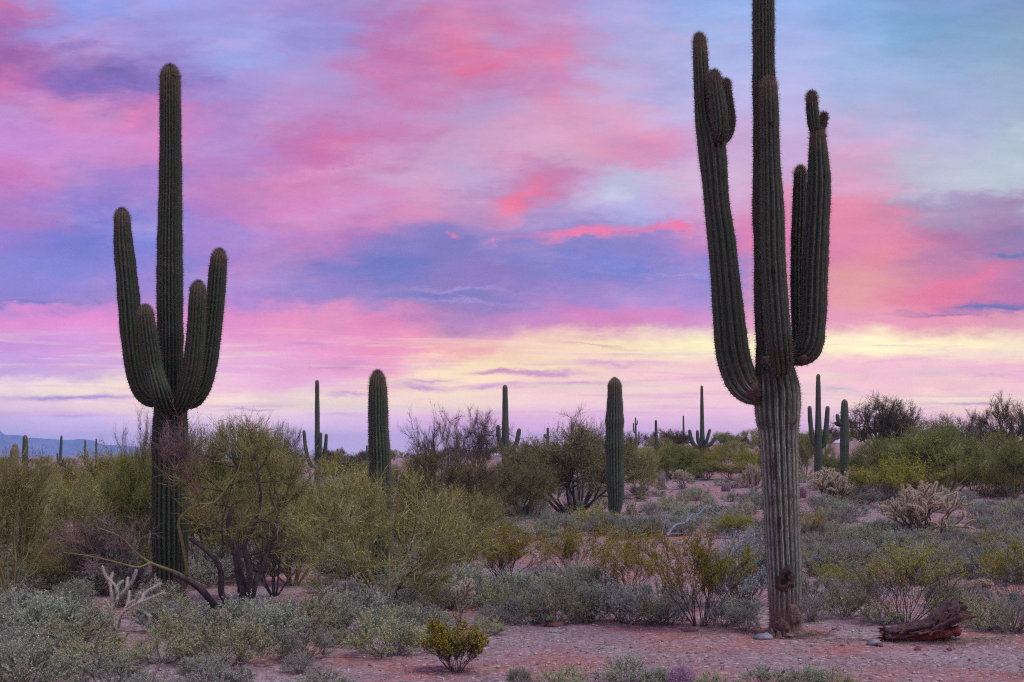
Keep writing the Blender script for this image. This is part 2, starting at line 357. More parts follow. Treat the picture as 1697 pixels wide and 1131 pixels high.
M = {}
M['pv_twig'] = leaf_mat('palo_verde_twigs', [(0, (.17, .155, .05)), (.5, (.31, .29, .10)), (1, (.50, .48, .19))], .2, .3)
M['pv_green'] = leaf_mat('green_palo_verde', [(0, (.13, .15, .035)), (.5, (.22, .26, .065)), (1, (.36, .40, .12))], .2, .3)
M['pv_brown'] = leaf_mat('brown_olive_twigs', [(0, (.115, .10, .05)), (.5, (.19, .17, .075)), (1, (.31, .28, .125))], .2, .2)
M['pv_leaf'] = leaf_mat('palo_verde_leaf', [(0, (.15, .16, .05)), (1, (.28, .29, .10))], .3, .3)
M['bare_twig'] = leaf_mat('bare_twigs', [(0, (.10, .075, .062)), (.6, (.17, .13, .105)), (1, (.25, .20, .16))], 0, .25)
M['red_twig'] = leaf_mat('reddish_twigs', [(0, (.17, .11, .095)), (1, (.32, .23, .20))], 0, .2)
M['mesquite_leaf'] = leaf_mat('mesquite_leaf', [(0, (.07, .06, .03)), (1, (.17, .14, .06))], .2, .2)
M['creosote'] = leaf_mat('creosote_leaf', [(0, (.22, .21, .02)), (.6, (.42, .39, .03)), (1, (.60, .52, .06))], .3, .3)
M['creosote_stem'] = leaf_mat('creosote_stem', [(0, (.07, .055, .05)), (1, (.16, .13, .11))], 0, .2)
M['bursage'] = leaf_mat('bursage_leaf', [(0, (.12, .15, .10)), (.5, (.31, .37, .26)), (1, (.58, .64, .42))], .2, .55)
M['bursage_grey'] = leaf_mat('bursage_grey', [(0, (.16, .17, .15)), (.6, (.36, .39, .32)), (1, (.58, .60, .44))], .2, .45)
M['bursage_yellow'] = leaf_mat('bursage_yellow', [(0, (.14, .16, .08)), (.5, (.35, .38, .19)), (1, (.62, .64, .32))], .2, .4)
M['bursage_stem'] = leaf_mat('bursage_stem', [(0, (.14, .12, .10)), (1, (.30, .27, .23))], 0, .2)
M['brittle'] = leaf_mat('blue_grey_leaf', [(0, (.19, .27, .28)), (1, (.38, .48, .48))], .2, .1)
M['grass'] = leaf_mat('dry_grass', [(0, (.20, .19, .13)), (.6, (.32, .29, .20)), (1, (.27, .30, .17))], .25, .1)
M['litter'] = leaf_mat('litter', [(0, (.10, .06, .05)), (1, (.25, .19, .16))], 0, .1)
M['spine'] = leaf_mat('saguaro_spines', [(0, (.10, .075, .06)), (1, (.30, .24, .18))], .15, .05)
M['cholla_spine'] = leaf_mat('cholla_spines', [(0, (.66, .58, .38)), (1, (.92, .86, .66))], .5, .1)
M['cholla_pale'] = leaf_mat('cholla_pale_spines', [(0, (.62, .58, .48)), (1, (.90, .86, .74))], .4, .1)

def wood(name, dark, light, bl=.006, streak=18):
    m, T = new_mat(name); v = objvec(T)
    mp = nd(T, 'ShaderNodeMapping', inp={0: v}); mp.inputs['Scale'].default_value = (1, 1, .35)
    n = noise(T, streak, 6, .65, mp.outputs[0], .6)
    c = mixc(T, maprange(T, n, .35, .68), dark, light)
    c = mixc(T, maprange(T, noise(T, 2.2, 3, vec=v), .5, .62), c, tuple(x * .75 for x in light))
    return finish(m, T, c, .9, .1, n, .6, bl)
M['dark_wood'] = wood('dark_bark', (.035, .028, .03), (.12, .10, .10))
M['pv_wood'] = wood('palo_verde_bark', (.13, .13, .05), (.30, .28, .12))
M['red_wood'] = wood('reddish_bark', (.09, .045, .035), (.22, .12, .09))
M['bleached'] = wood('bleached_wood', (.17, .18, .28), (.34, .35, .47))
M['log'] = wood('weathered_log', (.028, .016, .018), (.14, .085, .088), .018, 16)
M['log_in'] = wood('rotten_red_heartwood', (.09, .025, .02), (.30, .11, .08), .012, 12)

def saguaro_mat(name, val=(.020, .038, .021), crest=(.060, .082, .048), cork=.35, brown=.5, old=None):
    m, T = new_mat(name); v = objvec(T)
    n = noise(T, 9, 5, .6, v); n2 = noise(T, 1.7, 3, .5, v)
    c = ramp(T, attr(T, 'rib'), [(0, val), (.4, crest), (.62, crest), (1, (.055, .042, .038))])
    if old:                                               # the old lower trunk has weathered paler than the younger growth above
        lowc = ramp(T, attr(T, 'rib'), [(0, old[0]), (.35, old[1]), (.62, old[1]), (1, (.05, .035, .032))])
        lowc = mixc(T, maprange(T, noise(T, 4.0, 5, .65, v), .48, .64, 0, .4), lowc, (.20, .15, .13))
        oh = nd(T, 'ShaderNodeMath', operation='ADD', inp={0: attr(T, 'hgt'), 1: maprange(T, noise(T, 2.5, 4, .6, v), .3, .7, -.35, .35)}).outputs[0]
        c = mixc(T, maprange(T, oh, 2.3, 3.0, 1, 0), c, lowc)
    c = mixc(T, maprange(T, n, .45, .7, 0, .5), c, tuple(x * 1.35 for x in val))
    mp = nd(T, 'ShaderNodeMapping', inp={0: v}); mp.inputs['Scale'].default_value = (.5, .5, 3.2)
    band = noise(T, 2.4, 4, .6, mp.outputs[0])
    c = mixc(T, maprange(T, band, .56, .68, 0, .5), c, (.085, .07, .055))
    # rust coloured dead skin in irregular patches, corky bark at the foot
    c = mixc(T, maprange(T, noise(T, 3.1, 6, .7, v), .62, .70, 0, brown), c, (.12, .075, .06))
    hg = nd(T, 'ShaderNodeMath', operation='ADD', inp={0: attr(T, 'hgt'), 1: maprange(T, noise(T, 6, 4, .6, v), .3, .7, -.22, .22)}).outputs[0]
    c = mixc(T, maprange(T, hg, cork * .6, cork * 1.1, 1, 0), c, mixc(T, n, (.11, .065, .055), (.26, .18, .15)))
    c = mixc(T, maprange(T, attr(T, 'tip'), 0, 1, 0, .65), c, (.17, .12, .075))
    return finish(m, T, c, .75, .2, n, .5, .012)
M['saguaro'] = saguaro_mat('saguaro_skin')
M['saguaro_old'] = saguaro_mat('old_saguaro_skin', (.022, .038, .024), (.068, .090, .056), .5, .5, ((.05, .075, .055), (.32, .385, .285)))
M['saguaro_far'] = saguaro_mat('young_saguaro_skin', (.035, .062, .036), (.105, .138, .085), .1, .25)
M['saguaro_gold'] = saguaro_mat('golden_saguaro_skin', (.12, .125, .05), (.27, .25, .11), .05, .1)
def plain(name, a, b, sc=20, rough=.9, bl=.004):
    m, T = new_mat(name); v = objvec(T); n = noise(T, sc, 5, .6, v)
    return finish(m, T, mixc(T, maprange(T, n, .3, .7), a, b), rough, .15, n, .5, bl)
M['cork'] = plain('corky_scar', (.035, .025, .022), (.13, .09, .075), 22, .95, .02)
M['cork_base'] = plain('corky_foot', (.10, .06, .05), (.24, .165, .14), 16, .95, .03)
M['skin_wound'] = plain('healed_wound', (.07, .055, .048), (.17, .135, .115), 26, .95, .02)
M['hole'] = plain('hole_dark', (.008, .007, .007), (.02, .016, .014))
M['cholla_core'] = plain('cholla_joint', (.07, .065, .05), (.16, .14, .10), 30)
M['cholla_white'] = plain('silvery_cholla_joint', (.36, .34, .28), (.58, .54, .45), 40)
M['cholla_old'] = plain('cholla_trunk', (.07, .055, .045), (.18, .14, .11), 25)
M['barrel'] = plain('barrel_skin', (.13, .085, .095), (.22, .15, .16), 30)
M['barrel_spine'] = leaf_mat('barrel_spines', [(0, (.38, .22, .30)), (1, (.68, .48, .60))], .2, .1)
M['rock'] = plain('grey_rock', (.13, .12, .14), (.30, .28, .32), 9, .9, .01)
M['red_rock'] = plain('red_rock', (.10, .04, .04), (.22, .10, .09), 9, .9, .01)

# ------------------------------------------------------------------ ground
def ground_material():
    m, T = new_mat('desert_gravel'); g = nd(T, 'ShaderNodeNewGeometry').outputs['Position']
    big = noise(T, .35, 4, .55, g); med = noise(T, 1.3, 5, .6, g, .4); fine = noise(T, 14, 5, .65, g); grit = noise(T, 60, 3, .7, g)
    c = mixc(T, maprange(T, med, .38, .62), (.29, .18, .20), (.37, .245, .27))
    c = mixc(T, maprange(T, big, .45, .56, 0, 1), c, (.40, .165, .15))
    c = mixc(T, maprange(T, noise(T, .8, 5, .6, g, .3), .52, .62, 0, .6), c, (.30, .285, .275))
    c = mixc(T, maprange(T, fine, .48, .62, 0, .85), c, (.15, .105, .115))
    c = mixc(T, maprange(T, grit, .58, .72, 0, .65), c, (.55, .45, .43))
    vo = nd(T, 'ShaderNodeTexVoronoi', inp={'Vector': g, 'Scale': 26.0})
    sepc = nd(T, 'ShaderNodeSeparateColor', inp={0: vo.outputs['Color']})
    c = mixc(T, maprange(T, sepc.outputs[0], .75, .98, 0, .6), c, (.22, .09, .085))
    c = mixc(T, maprange(T, sepc.outputs[1], .85, 1.0, 0, .7), c, (.52, .47, .47))
    h = nd(T, 'ShaderNodeMath', operation='ADD', inp={0: fine, 1: nd(T, 'ShaderNodeMath', operation='MULTIPLY', inp={0: vo.outputs['Distance'], 1: -.5}).outputs[0]}).outputs[0]
    return finish(m, T, c, .95, .08, h, .8, .03)
M['ground'] = ground_material()
ys = np.concatenate([np.linspace(-60, 8, 24, endpoint=False), np.linspace(8, 22, 120, endpoint=False), 22 * (4600 / 22) ** np.linspace(0, 1, 200)])
tn = np.linspace(-1, 1, 221); tn = .3 * tn + .7 * tn ** 3
hw = 35 + .9 * np.maximum(ys, 0)
X = hw[:, None] * tn[None]; Y = np.repeat(ys[:, None], 221, 1); Z = ground_z(X, Y)
nr, nc = X.shape; ii = (np.arange(nr - 1)[:, None] * nc + np.arange(nc - 1)[None]).ravel()
structure(obj('ground', make_mesh('ground', np.stack([X, Y, Z], -1).reshape(-1, 3), np.stack([ii, ii + 1, ii + nc + 1, ii + nc], 1), M['ground'])))

# far mountains: a ridged height field some 2.5 km off
prof = [(-900, 700), (-500, 712), (-250, 702), (-120, 715), (-50, 708), (0, 720), (12, 722), (30, 721.5), (45, 727), (57, 725.5), (75, 729), (90, 734), (110, 732.5), (122, 729.5), (135, 728), (150, 730), (165, 737), (190, 738.5), (210, 742), (250, 744), (300, 750), (345, 747), (400, 753), (440, 751), (480, 757), (560, 757.5), (700, 757)]
def mountain():
    D0 = 2600.0; rng = np.random.default_rng(5)
    us = np.linspace(-900, 700, 420); pr = np.interp(us, [p[0] for p in prof], [p[1] for p in prof])
    top = (HY - pr) / FPX * D0 + 2 + 0.6 * np.convolve(rng.normal(size=420), np.ones(4) / 4, 'same')
    ds = np.linspace(-1, 1, 30); V = []
    ph = rng.random(8) * 6
    for k, d in enumerate(ds):
        yy = D0 + d * 450; xx = (us - CX) / FPX * D0
        rid = 1 + .22 * np.sin(xx * .042 + ph[0] + 2.2 * d) + .14 * np.sin(xx * .104 + ph[1] - 3 * d) + .08 * np.sin(xx * .22 + ph[2] + 5 * d)
        e = (1 - abs(d)) ** .8
        zz = np.where(abs(d) < .04, top, -6 + (top + 6) * np.clip(e * rid, -.2, .985)) if abs(d) > .04 else top
        V.append(np.stack([xx, np.full_like(xx, yy), zz], 1))
    n = 420; i2 = (np.arange(29)[:, None] * n + np.arange(n - 1)[None]).ravel()
    m, T = new_mat('haze_tinted_rock'); g = nd(T, 'ShaderNodeNewGeometry').outputs['Position']
    c = mixc(T, maprange(T, noise(T, .02, 5, .6, g), .35, .65), (.11, .15, .29), (.17, .21, .37))  # blue of the distance painted into the rock colour, besides the haze volume
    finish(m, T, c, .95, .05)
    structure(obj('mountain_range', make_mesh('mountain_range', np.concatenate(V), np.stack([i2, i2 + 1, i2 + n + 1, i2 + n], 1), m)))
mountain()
def haze():
    x, y0, y1, z0, z1 = 4600, -70, 4700, -8, 68
    V = [(a, b, c) for a in (-x, x) for b in (y0, y1) for c in (z0, z1)]
    me = make_mesh('haze', V, [(0, 1, 3, 2), (4, 6, 7, 5), (0, 4, 5, 1), (2, 3, 7, 6), (0, 2, 6, 4), (1, 5, 7, 3)], None, smoothf=False)
    m = bpy.data.materials.new('thin_evening_haze'); m.use_nodes = True; T = m.node_tree; T.nodes.clear()
    pv = nd(T, 'ShaderNodeVolumePrincipled'); pv.inputs['Color'].default_value = (.36, .60, 1.0, 1); pv.inputs['Density'].default_value = .00027; pv.inputs['Anisotropy'].default_value = 0.0
    out = nd(T, 'ShaderNodeOutputMaterial'); T.links.new(pv.outputs[0], out.inputs['Volume']); me.materials.append(m)
    o = obj('haze', me); o['kind'] = 'stuff'; o['label'] = 'thin bluish evening haze over the desert'
haze()

# ------------------------------------------------------------------ saguaros
def rib_tube(spec, Y, zero, nribs, fine, seed, base_z, mat, spine=True, rough=.03, tipbrown=1.0):
    """spec rows: photo column, row, depth offset, half width in photo pixels"""
    rng = np.random.default_rng(seed)
    pts = []
    for px, py, dy, hwp in spec:
        p = wpt(px, py, Y + dy); pts.append([*p, hwp / FPX * (Y + dy)])
    C = catmull(np.array(pts), 10); P, t = resample(C, fine)
    Ltot = t[-1]; rt0 = P[-1, 3] * 1.35; body = t[t < Ltot - rt0]
    tn_ = np.concatenate([body, Ltot - rt0 + rt0 * np.sin(np.linspace(0, math.pi / 2, 14))])
    P = np.stack([np.interp(tn_, t, P[:, k]) for k in range(4)], 1); t = tn_
    r = P[:, 3].copy(); P = P[:, :3]
    # slow swelling and pinching of the stem
    ks = np.linspace(0, Ltot, max(int(Ltot / .22), 3)); r *= 1 + np.interp(t, ks, rng.normal(0, rough, len(ks)))
    # rounded top
    rt = rt0; s = np.clip((t - (Ltot - rt)) / rt, 0, 1)
    r = r * np.sqrt(np.clip(1 - s ** 2.0, .0004, 1))
    T, U, W = transport(P); m = len(P)
    per = 6 if fine < .06 else 4
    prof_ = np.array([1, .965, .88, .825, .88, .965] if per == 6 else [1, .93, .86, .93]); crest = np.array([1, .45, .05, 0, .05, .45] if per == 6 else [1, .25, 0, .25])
    sides = nribs * per
    th = np.arange(sides) * 2 * np.pi / sides
    wob = rng.normal(0, .012, (1, nribs)).repeat(per, 1)
    shape = np.tile(prof_, nribs)[None] + wob
    cr = np.tile(crest, nribs)
    V = P[:, None] + (U[:, None] * np.cos(th)[None, :, None] + W[:, None] * np.sin(th)[None, :, None]) * (r[:, None] * shape)[..., None]
    if fine < .06: V = V + rng.normal(0, .0022, V.shape)
    i = np.arange(sides); j = (i + 1) % sides
    q = (np.stack([i, j, j + sides, i + sides], 1)[None] + (np.arange(m - 1) * sides)[:, None, None]).reshape(-1, 4)
    Vf = np.concatenate([V.reshape(-1, 3), P[-1:] + T[-1:] * r[-1] * .2]); b = (m - 1) * sides
    tr = np.stack([b + i, b + j, np.full(sides, m * sides)], 1)
    tip = np.clip(1 - (Ltot - t) / (2.2 * max(r.max(), 1e-3)), 0, 1) * tipbrown
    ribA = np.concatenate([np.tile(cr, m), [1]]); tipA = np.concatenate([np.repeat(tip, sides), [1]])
    hgt = Vf[:, 2] - base_z
    me = make_mesh('saguaro_stem', Vf - zero, q, mat, {'rib': ribA, 'tip': tipA, 'hgt': hgt}, True, tr)
    sp = None
    if spine:
        g = Geo(); step = max(int(round(.03 / fine)), 1)
        rows = np.arange(0, m, step); C0 = V[rows][:, ::per]                      # rib crests
        Nn = unit(C0 - P[rows][:, None]); Tt = np.repeat(T[rows][:, None], nribs, 1)
        C0, Nn, Tt = C0.reshape(-1, 3), Nn.reshape(-1, 3), Tt.reshape(-1, 3)
        tp = np.repeat(tip[rows], nribs)
        for k in range(5):
            D = Nn + .75 * rng.normal(size=Nn.shape); D = D + Tt * (tp[:, None] * 1.2)
            add_spines(g, C0 - zero, D, (.022 + .022 * rng.random(len(C0))) * (1 + .5 * tp), .0016, rng)
        sp = g.mesh('saguaro_spines', M['spine'], False)
    return me, sp, (P, r, T)

def saguaro(label, Y, stems, mat='saguaro', nribs=20, fine=.035, spine=True, group='saguaros', seed=1, rough=.03):
    """stems: first the trunk, then the arms"""
    b = stems[0][0]; base = wpt(b[0], b[1], Y + b[2]); gz = float(ground_z(base[0], base[1]))
    zero = np.array([base[0], base[1], gz])
    o = thing('saguaro', label, 'cactus', zero, 0, group)
    for k, st in enumerate(stems):
        st = [list(x) for x in st]
        if k == 0:                                        # the trunk goes into the soil
            x0 = st[0]; py_g = HY - (gz - .12 - CAMH) * FPX / (Y + x0[2]); st = [[x0[0], py_g, x0[2], x0[3]]] + ([x0] if x0[1] < py_g - 8 else []) + st[1:]
        n = nribs if k == 0 else max(int(nribs * .72), 9)
        me, sp, info = rib_tube(st, Y, zero, n, fine, seed * 37 + k, gz, M[mat], spine, rough)
        p = obj('trunk' if k == 0 else 'arm', me, o)
        if sp: s = obj('spines', sp, p); s['kind'] = 'stuff'
    return o

def blob(name, parent, c, size, mat, seed, lump=.25, hole=False, parent_zero=None):
    """lumpy scar or rock: displaced uv sphere"""
    rng = np.random.default_rng(seed); nu, nv = 18, 11; ph = rng.random((6, 3)) * 6; fr = rng.normal(0, 3.2, (6, 3))
    th = np.arange(nu) * 2 * np.pi / nu; la = np.linspace(-math.pi / 2, math.pi / 2, nv)
    D = np.stack([np.cos(la)[:, None] * np.cos(th), np.cos(la)[:, None] * np.sin(th), np.repeat(np.sin(la)[:, None], nu, 1)], -1).reshape(-1, 3)
    d = sum(np.sin(D @ fr[i] + ph[i, 0]) for i in range(6)) / 6
    Vv = D * (1 + lump * 1.6 * d)[:, None] * np.asarray(size) + c
    i = np.arange(nu); j = (i + 1) % nu
    q = (np.stack([i, j, j + nu, i + nu], 1)[None] + (np.arange(nv - 1) * nu)[:, None, None]).reshape(-1, 4)
    return obj(name, make_mesh(name, Vv, q, mat, None, True), parent)

YA = ybase(283, 990)
A = saguaro('tall saguaro with four upcurved arms at the left, rising behind the gnarled mesquite', YA, [
    [(283, 990, 0, 29), (282, 900, 0, 30), (282, 800, 0, 30), (282, 720, 0, 30.5), (282.5, 670, 0, 27), (282.5, 600, 0, 22), (281.5, 500, 0, 22.5), (281.5, 400, 0, 21), (282.5, 300, 0, 18.5), (282.5, 220, 0, 17.8), (282, 150, 0, 17), (281.5, 109, 0, 15)],
    [(268, 655, .02, 12), (250, 660, .02, 15.5), (233, 640, 0, 17.5), (223, 600, 0, 17.5), (217.5, 550, 0, 18), (213.5, 500, 0, 18.5), (209, 450, 0, 17), (204, 400, 0, 15.5), (201.5, 347, 0, 12.5)],
    [(279, 668, -.12, 12), (275, 672, -.32, 15.5), (266, 650, -.55, 16.5), (255, 609, -.46, 15), (246, 554, -.46, 14), (240.5, 507, -.46, 12)],
    [(291, 668, -.12, 12), (298, 672, -.30, 16), (309, 650, -.40, 17), (319, 609, -.44, 16.3), (324.5, 554, -.46, 15.2), (327.5, 500, -.46, 14.6), (328.5, 467, -.46, 12.5)],
    [(300, 658, .02, 12), (317, 664, .04, 15), (333, 645, .06, 16), (343, 609, .06, 16), (351, 554, .06, 16), (357, 500, .06, 15.5), (361, 450, .06, 15), (364, 414, .06, 12.5)],
], 'saguaro', 22, .035, True, seed=3, rough=.022)

YB = ybase(1301, 1055)
B = saguaro('largest saguaro at the right, old corky trunk and tall arms, top cut off', YB, [
    [(1301, 1056, 0, 31), (1301, 1046, 0, 30), (1301, 1034, 0, 27), (1301, 1020, 0, 26.5), (1300.5, 968, 0, 28), (1297, 883, 0, 29.5), (1292.5, 771, 0, 31), (1290.5, 720, 0, 33), (1289, 690, 0, 36), (1288, 650, 0, 37), (1283, 610, 0, 32), (1277, 560, 0, 25), (1272, 470, 0, 22), (1268, 350, 0, 20), (1266.5, 216, 0, 18.5), (1265.5, 100, 0, 18), (1265, 0, 0, 17.5), (1264.5, -70, 0, 15.5)],
    [(1266, 655, -.03, 13), (1247, 650, -.05, 22), (1228, 630, -.06, 27), (1214, 585, -.06, 28.5), (1208, 530, -.05, 26.5), (1202, 464, -.05, 24), (1196, 402, -.04, 23), (1188, 340, -.03, 22), (1183, 280, -.02, 22.5), (1178, 235, -.01, 22), (1168, 195, 0, 16), (1163, 139, 0, 13.2), (1160.5, 90, 0, 12.5), (1158.7, 58, 0, 10)],
    [(1183, 235, -.05, 10), (1193, 222, -.16, 12), (1192, 195, -.18, 14), (1187, 155, -.18, 12.3), (1183, 119, -.18, 9.5)],
    [(1188, 240, .0, 7), (1203, 226, .04, 9), (1209, 204, .05, 10), (1206, 170, .05, 9.5), (1202, 134, .05, 7.5)],
    [(1287, 606, -.12, 14), (1295, 607, -.32, 17), (1292, 572, -.55, 20), (1288, 525, -.57, 20.5), (1281.5, 433, -.55, 21), (1279.5, 340, -.55, 19.5), (1277.5, 278, -.55, 16.5), (1275.8, 216, -.55, 15.2), (1275, 170, -.55, 14.8), (1273.8, 131, -.55, 12)],
    [(1305, 600, .15, 10), (1318, 590, .32, 13), (1324, 560, .38, 13.5), (1323, 500, .38, 13), (1322.5, 433, .38, 12.5), (1325, 340, .38, 12), (1326.5, 278, .38, 10)],
    [(1308, 590, -.04, 13), (1329, 590, -.10, 17), (1342, 572, -.12, 22.5), (1348, 525, -.12, 22), (1351, 433, -.12, 20.5), (1355.5, 350, -.12, 19), (1357, 294, -.12, 18.2), (1355.5, 247, -.12, 15), (1355, 212, -.12, 12.5)],
    [(1353, 222, -.12, 9), (1349, 206, -.13, 10.5), (1346, 180, -.13, 10.2), (1345, 154, -.13, 8.5)],
    [(1357, 220, -.10, 5), (1364, 208, -.09, 6.5), (1365.5, 190, -.09, 5.5)],
], 'saguaro_old', 19, .03, True, seed=8, rough=.03)
ob = np.array(B.location)
def scar(px, py, dy, sz, mat, name, seed, lump=.2):
    c = wpt(px, py, YB + dy) - ob
    return blob(name, B, c, sz, M[mat], seed, lump)
def skin_scar(px, py, th0, ta, za, Rr, seed, hole=.42, mat='cork'):
    """an old wound that follows the curve of the trunk: raised corky lip round a dark recess"""
    rng = np.random.default_rng(seed); n = 34; c = wpt(px, py, YB) - ob
    u = np.linspace(-1.25, 1.25, n); TH, ZZ = np.meshgrid(u, u)
    an = np.arctan2(ZZ, TH); ph = rng.random(5) * 6
    edge = 1 + .16 * np.sin(an * 2 + ph[0]) + .12 * np.sin(an * 3 + ph[1]) + .08 * np.sin(an * 7 + ph[2])
    d = np.hypot(TH, ZZ) / edge
    rr_ = np.interp(d, [0, hole * .8, hole, hole * 1.35, .78, 1.0, 1.3], [.972, .972, .98, 1.06, 1.02, .955, .70]) * Rr * (1 + .02 * rng.normal(size=d.shape) * (d < 1))
    a = th0 + TH * ta; V = np.stack([c[0] + np.sin(a) * rr_, c[1] - np.cos(a) * rr_, c[2] + ZZ * za + .01 * np.sin(TH * 5)], -1).reshape(-1, 3)
    ii_ = (np.arange(n - 1)[:, None] * n + np.arange(n - 1)[None]).ravel(); q = np.stack([ii_, ii_ + 1, ii_ + n + 1, ii_ + n], 1)
    inside = (d.ravel()[q] < hole * 1.0).all(1); sc_ = obj('scar', make_mesh('scar', V, q[~inside], M[mat]), B)
    if inside.any(): obj('nest_hole', make_mesh('nest_hole', V, q[inside], M['hole']), sc_)
skin_scar(1300, 958, -.12, .62, .125, .199, 4, .45); skin_scar(1302, 1016, .45, .5, .10, .190, 6, .05, 'cork_base'); skin_scar(1293, 775, -.55, .10, .13, .206, 7, .02, 'skin_wound'); skin_scar(1296, 865, -.3, .07, .09, .199, 8, .02, 'skin_wound'); skin_scar(1290, 700, .5, .16, .07, .234, 9, .02, 'skin_wound'); skin_scar(1301, 1034, -.5, .5, .07, .192, 11, .02, 'cork_base')
for k_ in range(13):
    an_ = k_ * .484; scar(1301 + 29 * math.cos(an_), 1054 + 3 * math.sin(k_ * 2.1), -.19 * math.sin(an_), (.055 + .02 * math.sin(k_), .05, .05 + .02 * math.sin(k_ * 1.7)), 'cork_base', 'root_lump', 60 + k_, .5)

scar(1183.5, 241, -.152, (.032, .012, .024), 'hole', 'nest_hole', 6); scar(1279, 205, -.65, (.022, .01, .022), 'hole', 'nest_hole', 7)
scar(1281.5, 450, -.69, (.022, .01, .026), 'hole', 'nest_hole', 9); scar(1368, 293, -.22, (.02, .01, .022), 'hole', 'nest_hole', 10)
scar(1248, 648, -.17, (.07, .05, .13), 'cork', 'scar', 11, .5); scar(1330, 596, -.2, (.06, .05, .05), 'cork', 'scar', 12, .4); scar(1268, 600, -.17, (.05, .03, .06), 'cork', 'scar', 13, .5)

YC = ybase(628, 975)
saguaro('armless stout saguaro behind the big palo verde bush left of centre', YC, [[(630, 975, 0, 19), (630, 880, 0, 20), (630, 786, 0, 20), (628.5, 740, 0, 19), (627, 706, 0, 17.5), (626.5, 660, 0, 15.8), (625.5, 616, 0, 12)]], 'saguaro_far', 18, .035, True, seed=21, rough=.045)
YD = ybase(1016, 860)
saguaro('armless column saguaro with a narrowed dark foot, right of centre beside a bushy palo verde', YD, [[(1015, 861, 0, 8), (1020, 833, 0, 12.5), (1019.5, 800, 0, 14.5), (1018.5, 740, 0, 15.5), (1018.5, 700, 0, 15), (1019, 670, 0, 12.5), (1018.5, 627, 0, 10)]], 'saguaro_far', 18, .04, True, seed=22, rough=.05)
def far_sag(label, Y, stems, mat='saguaro_far', seed=1, n=13, fine=.08):
    saguaro(label, Y, stems, mat, n, fine, False, seed=seed)
far_sag('slender saguaro with three arms, left of the armless stout saguaro', 66, [[(526, 785, 0, 5), (526, 750, 0, 4.8), (525.8, 700, 0, 4.1), (525.5, 630, 0, 3.4)], [(524, 775, 0, 2.5), (515, 771, 0, 3.2), (507, 745, 0, 3.2), (503.5, 713, 0, 2.8)], [(526, 760, -.1, 2), (530, 750, -.2, 3), (531.8, 717, -.2, 2.6)], [(527, 776, 0, 2.5), (535, 770, 0, 3), (539, 745, 0, 3), (541, 719, 0, 2.6)]], seed=31)
far_sag('saguaro with one raised arm on each side, in front of the bare mesquites near centre', 60, [[(838, 775, 0, 6), (837.5, 735, 0, 6.3), (837.5, 700, 0, 5.5), (837, 638, 0, 4)], [(836, 746, -.1, 3), (830, 738, -.2, 4), (826.5, 722, -.2, 4), (825.5, 704, -.2, 3.2)], [(840, 748, 0, 3), (848, 745, 0, 4.2), (856, 735, 0, 4.3), (861, 710, 0, 3.4)]], seed=32)
far_sag('saguaro like a candelabrum with four short arms, left of the largest saguaro', 70, [[(1164, 785, 0, 4), (1164, 750, 0, 4.3), (1163.5, 700, 0, 3.4), (1163, 639, 0, 2.2)], [(1162, 741, 0, 2), (1153, 740, 0, 3.4), (1146, 730, 0, 3.6), (1142.5, 712, 0, 2.8)], [(1162, 738, -.1, 2), (1157, 732, -.3, 3), (1155.5, 713, -.3, 2.6)], [(1166, 737, -.1, 2), (1171, 731, -.2, 3), (1177, 711, -.2, 2.4)], [(1166, 740, 0, 2), (1174, 739, 0, 3.2), (1181, 733, 0, 3.2), (1186.5, 723, 0, 2.4)]], seed=33)
far_sag('three-pronged saguaro just right of the largest saguaro trunk', 56, [[(1356, 786, 0, 7.3), (1356.5, 740, 0, 6.5), (1356, 690, 0, 5), (1356, 620, 0, 3.4)], [(1353, 740, 0, 3), (1347, 732, 0, 4.2), (1343, 700, 0, 4.2), (1341.5, 673, 0, 3.4)], [(1359, 742, 0, 3), (1366, 735, 0, 4.3), (1369.5, 705, 0, 4.2), (1371.7, 673, 0, 3.4)]], seed=34)
far_sag('thick single saguaro with two tiny lobes at its shoulder, right of the three-pronged one', 52, [[(1399.5, 793, 0, 6.5), (1399.5, 750, 0, 7.5), (1399.5, 700, 0, 7), (1399.5, 662, 0, 5)], [(1396, 705, -.05, 2), (1390, 700, -.1, 3.6), (1387, 686, -.1, 3.2)], [(1396, 706, .05, 2), (1389, 704, .1, 3.2), (1382.5, 700, .1, 2.8)]], seed=35)
far_sag('dark saguaro column near the left edge, in front of the blue mountains', 55, [[(41.5, 815, 0, 4.6), (41.5, 760, 0, 4.8), (41.7, 721, 0, 4)]], seed=36)
far_sag('taller of the two golden-green saguaros at the left edge', 48, [[(26, 805, 0, 5.5), (26, 760, 0, 5.2), (25, 735, 0, 4.2)]], 'saguaro_gold', seed=37)
far_sag('shorter of the two golden-green saguaros at the left edge', 46, [[(22, 808, 0, 6.5), (22, 770, 0, 6.5), (22.5, 741, 0, 5)]], 'saguaro_gold', seed=38)
far_sag('distant saguaro with two stub arms in front of the mountains, third from the left edge', 95, [[(99.5, 780, 0, 2.6), (100.5, 750, 0, 2.5), (102, 722, 0, 1.7)], [(99, 768, 0, 1), (96, 766, 0, 1.5), (94.5, 751, 0, 1.3)], [(101, 769, 0, 1), (104, 767, 0, 1.4), (105.5, 759, 0, 1.2)]], seed=39)
far_sag('thin distant saguaro with two curled arms against the mountains', 115, [[(141, 775, 0, 1.7), (141, 750, 0, 1.6), (141, 729, 0, 1.2)], [(141, 764, 0, .8), (138, 762, 0, 1.1), (137.5, 755, 0, 1)], [(141, 758, 0, .8), (144.5, 756, 0, 1.1), (145.5, 748, 0, 1)]], seed=40)
far_sag('thin armless distant saguaro right of the curled-arm one, against the mountains', 115, [[(159.5, 778, 0, 1.8), (159.5, 750, 0, 1.8), (159.5, 727, 0, 1.4)]], seed=41)
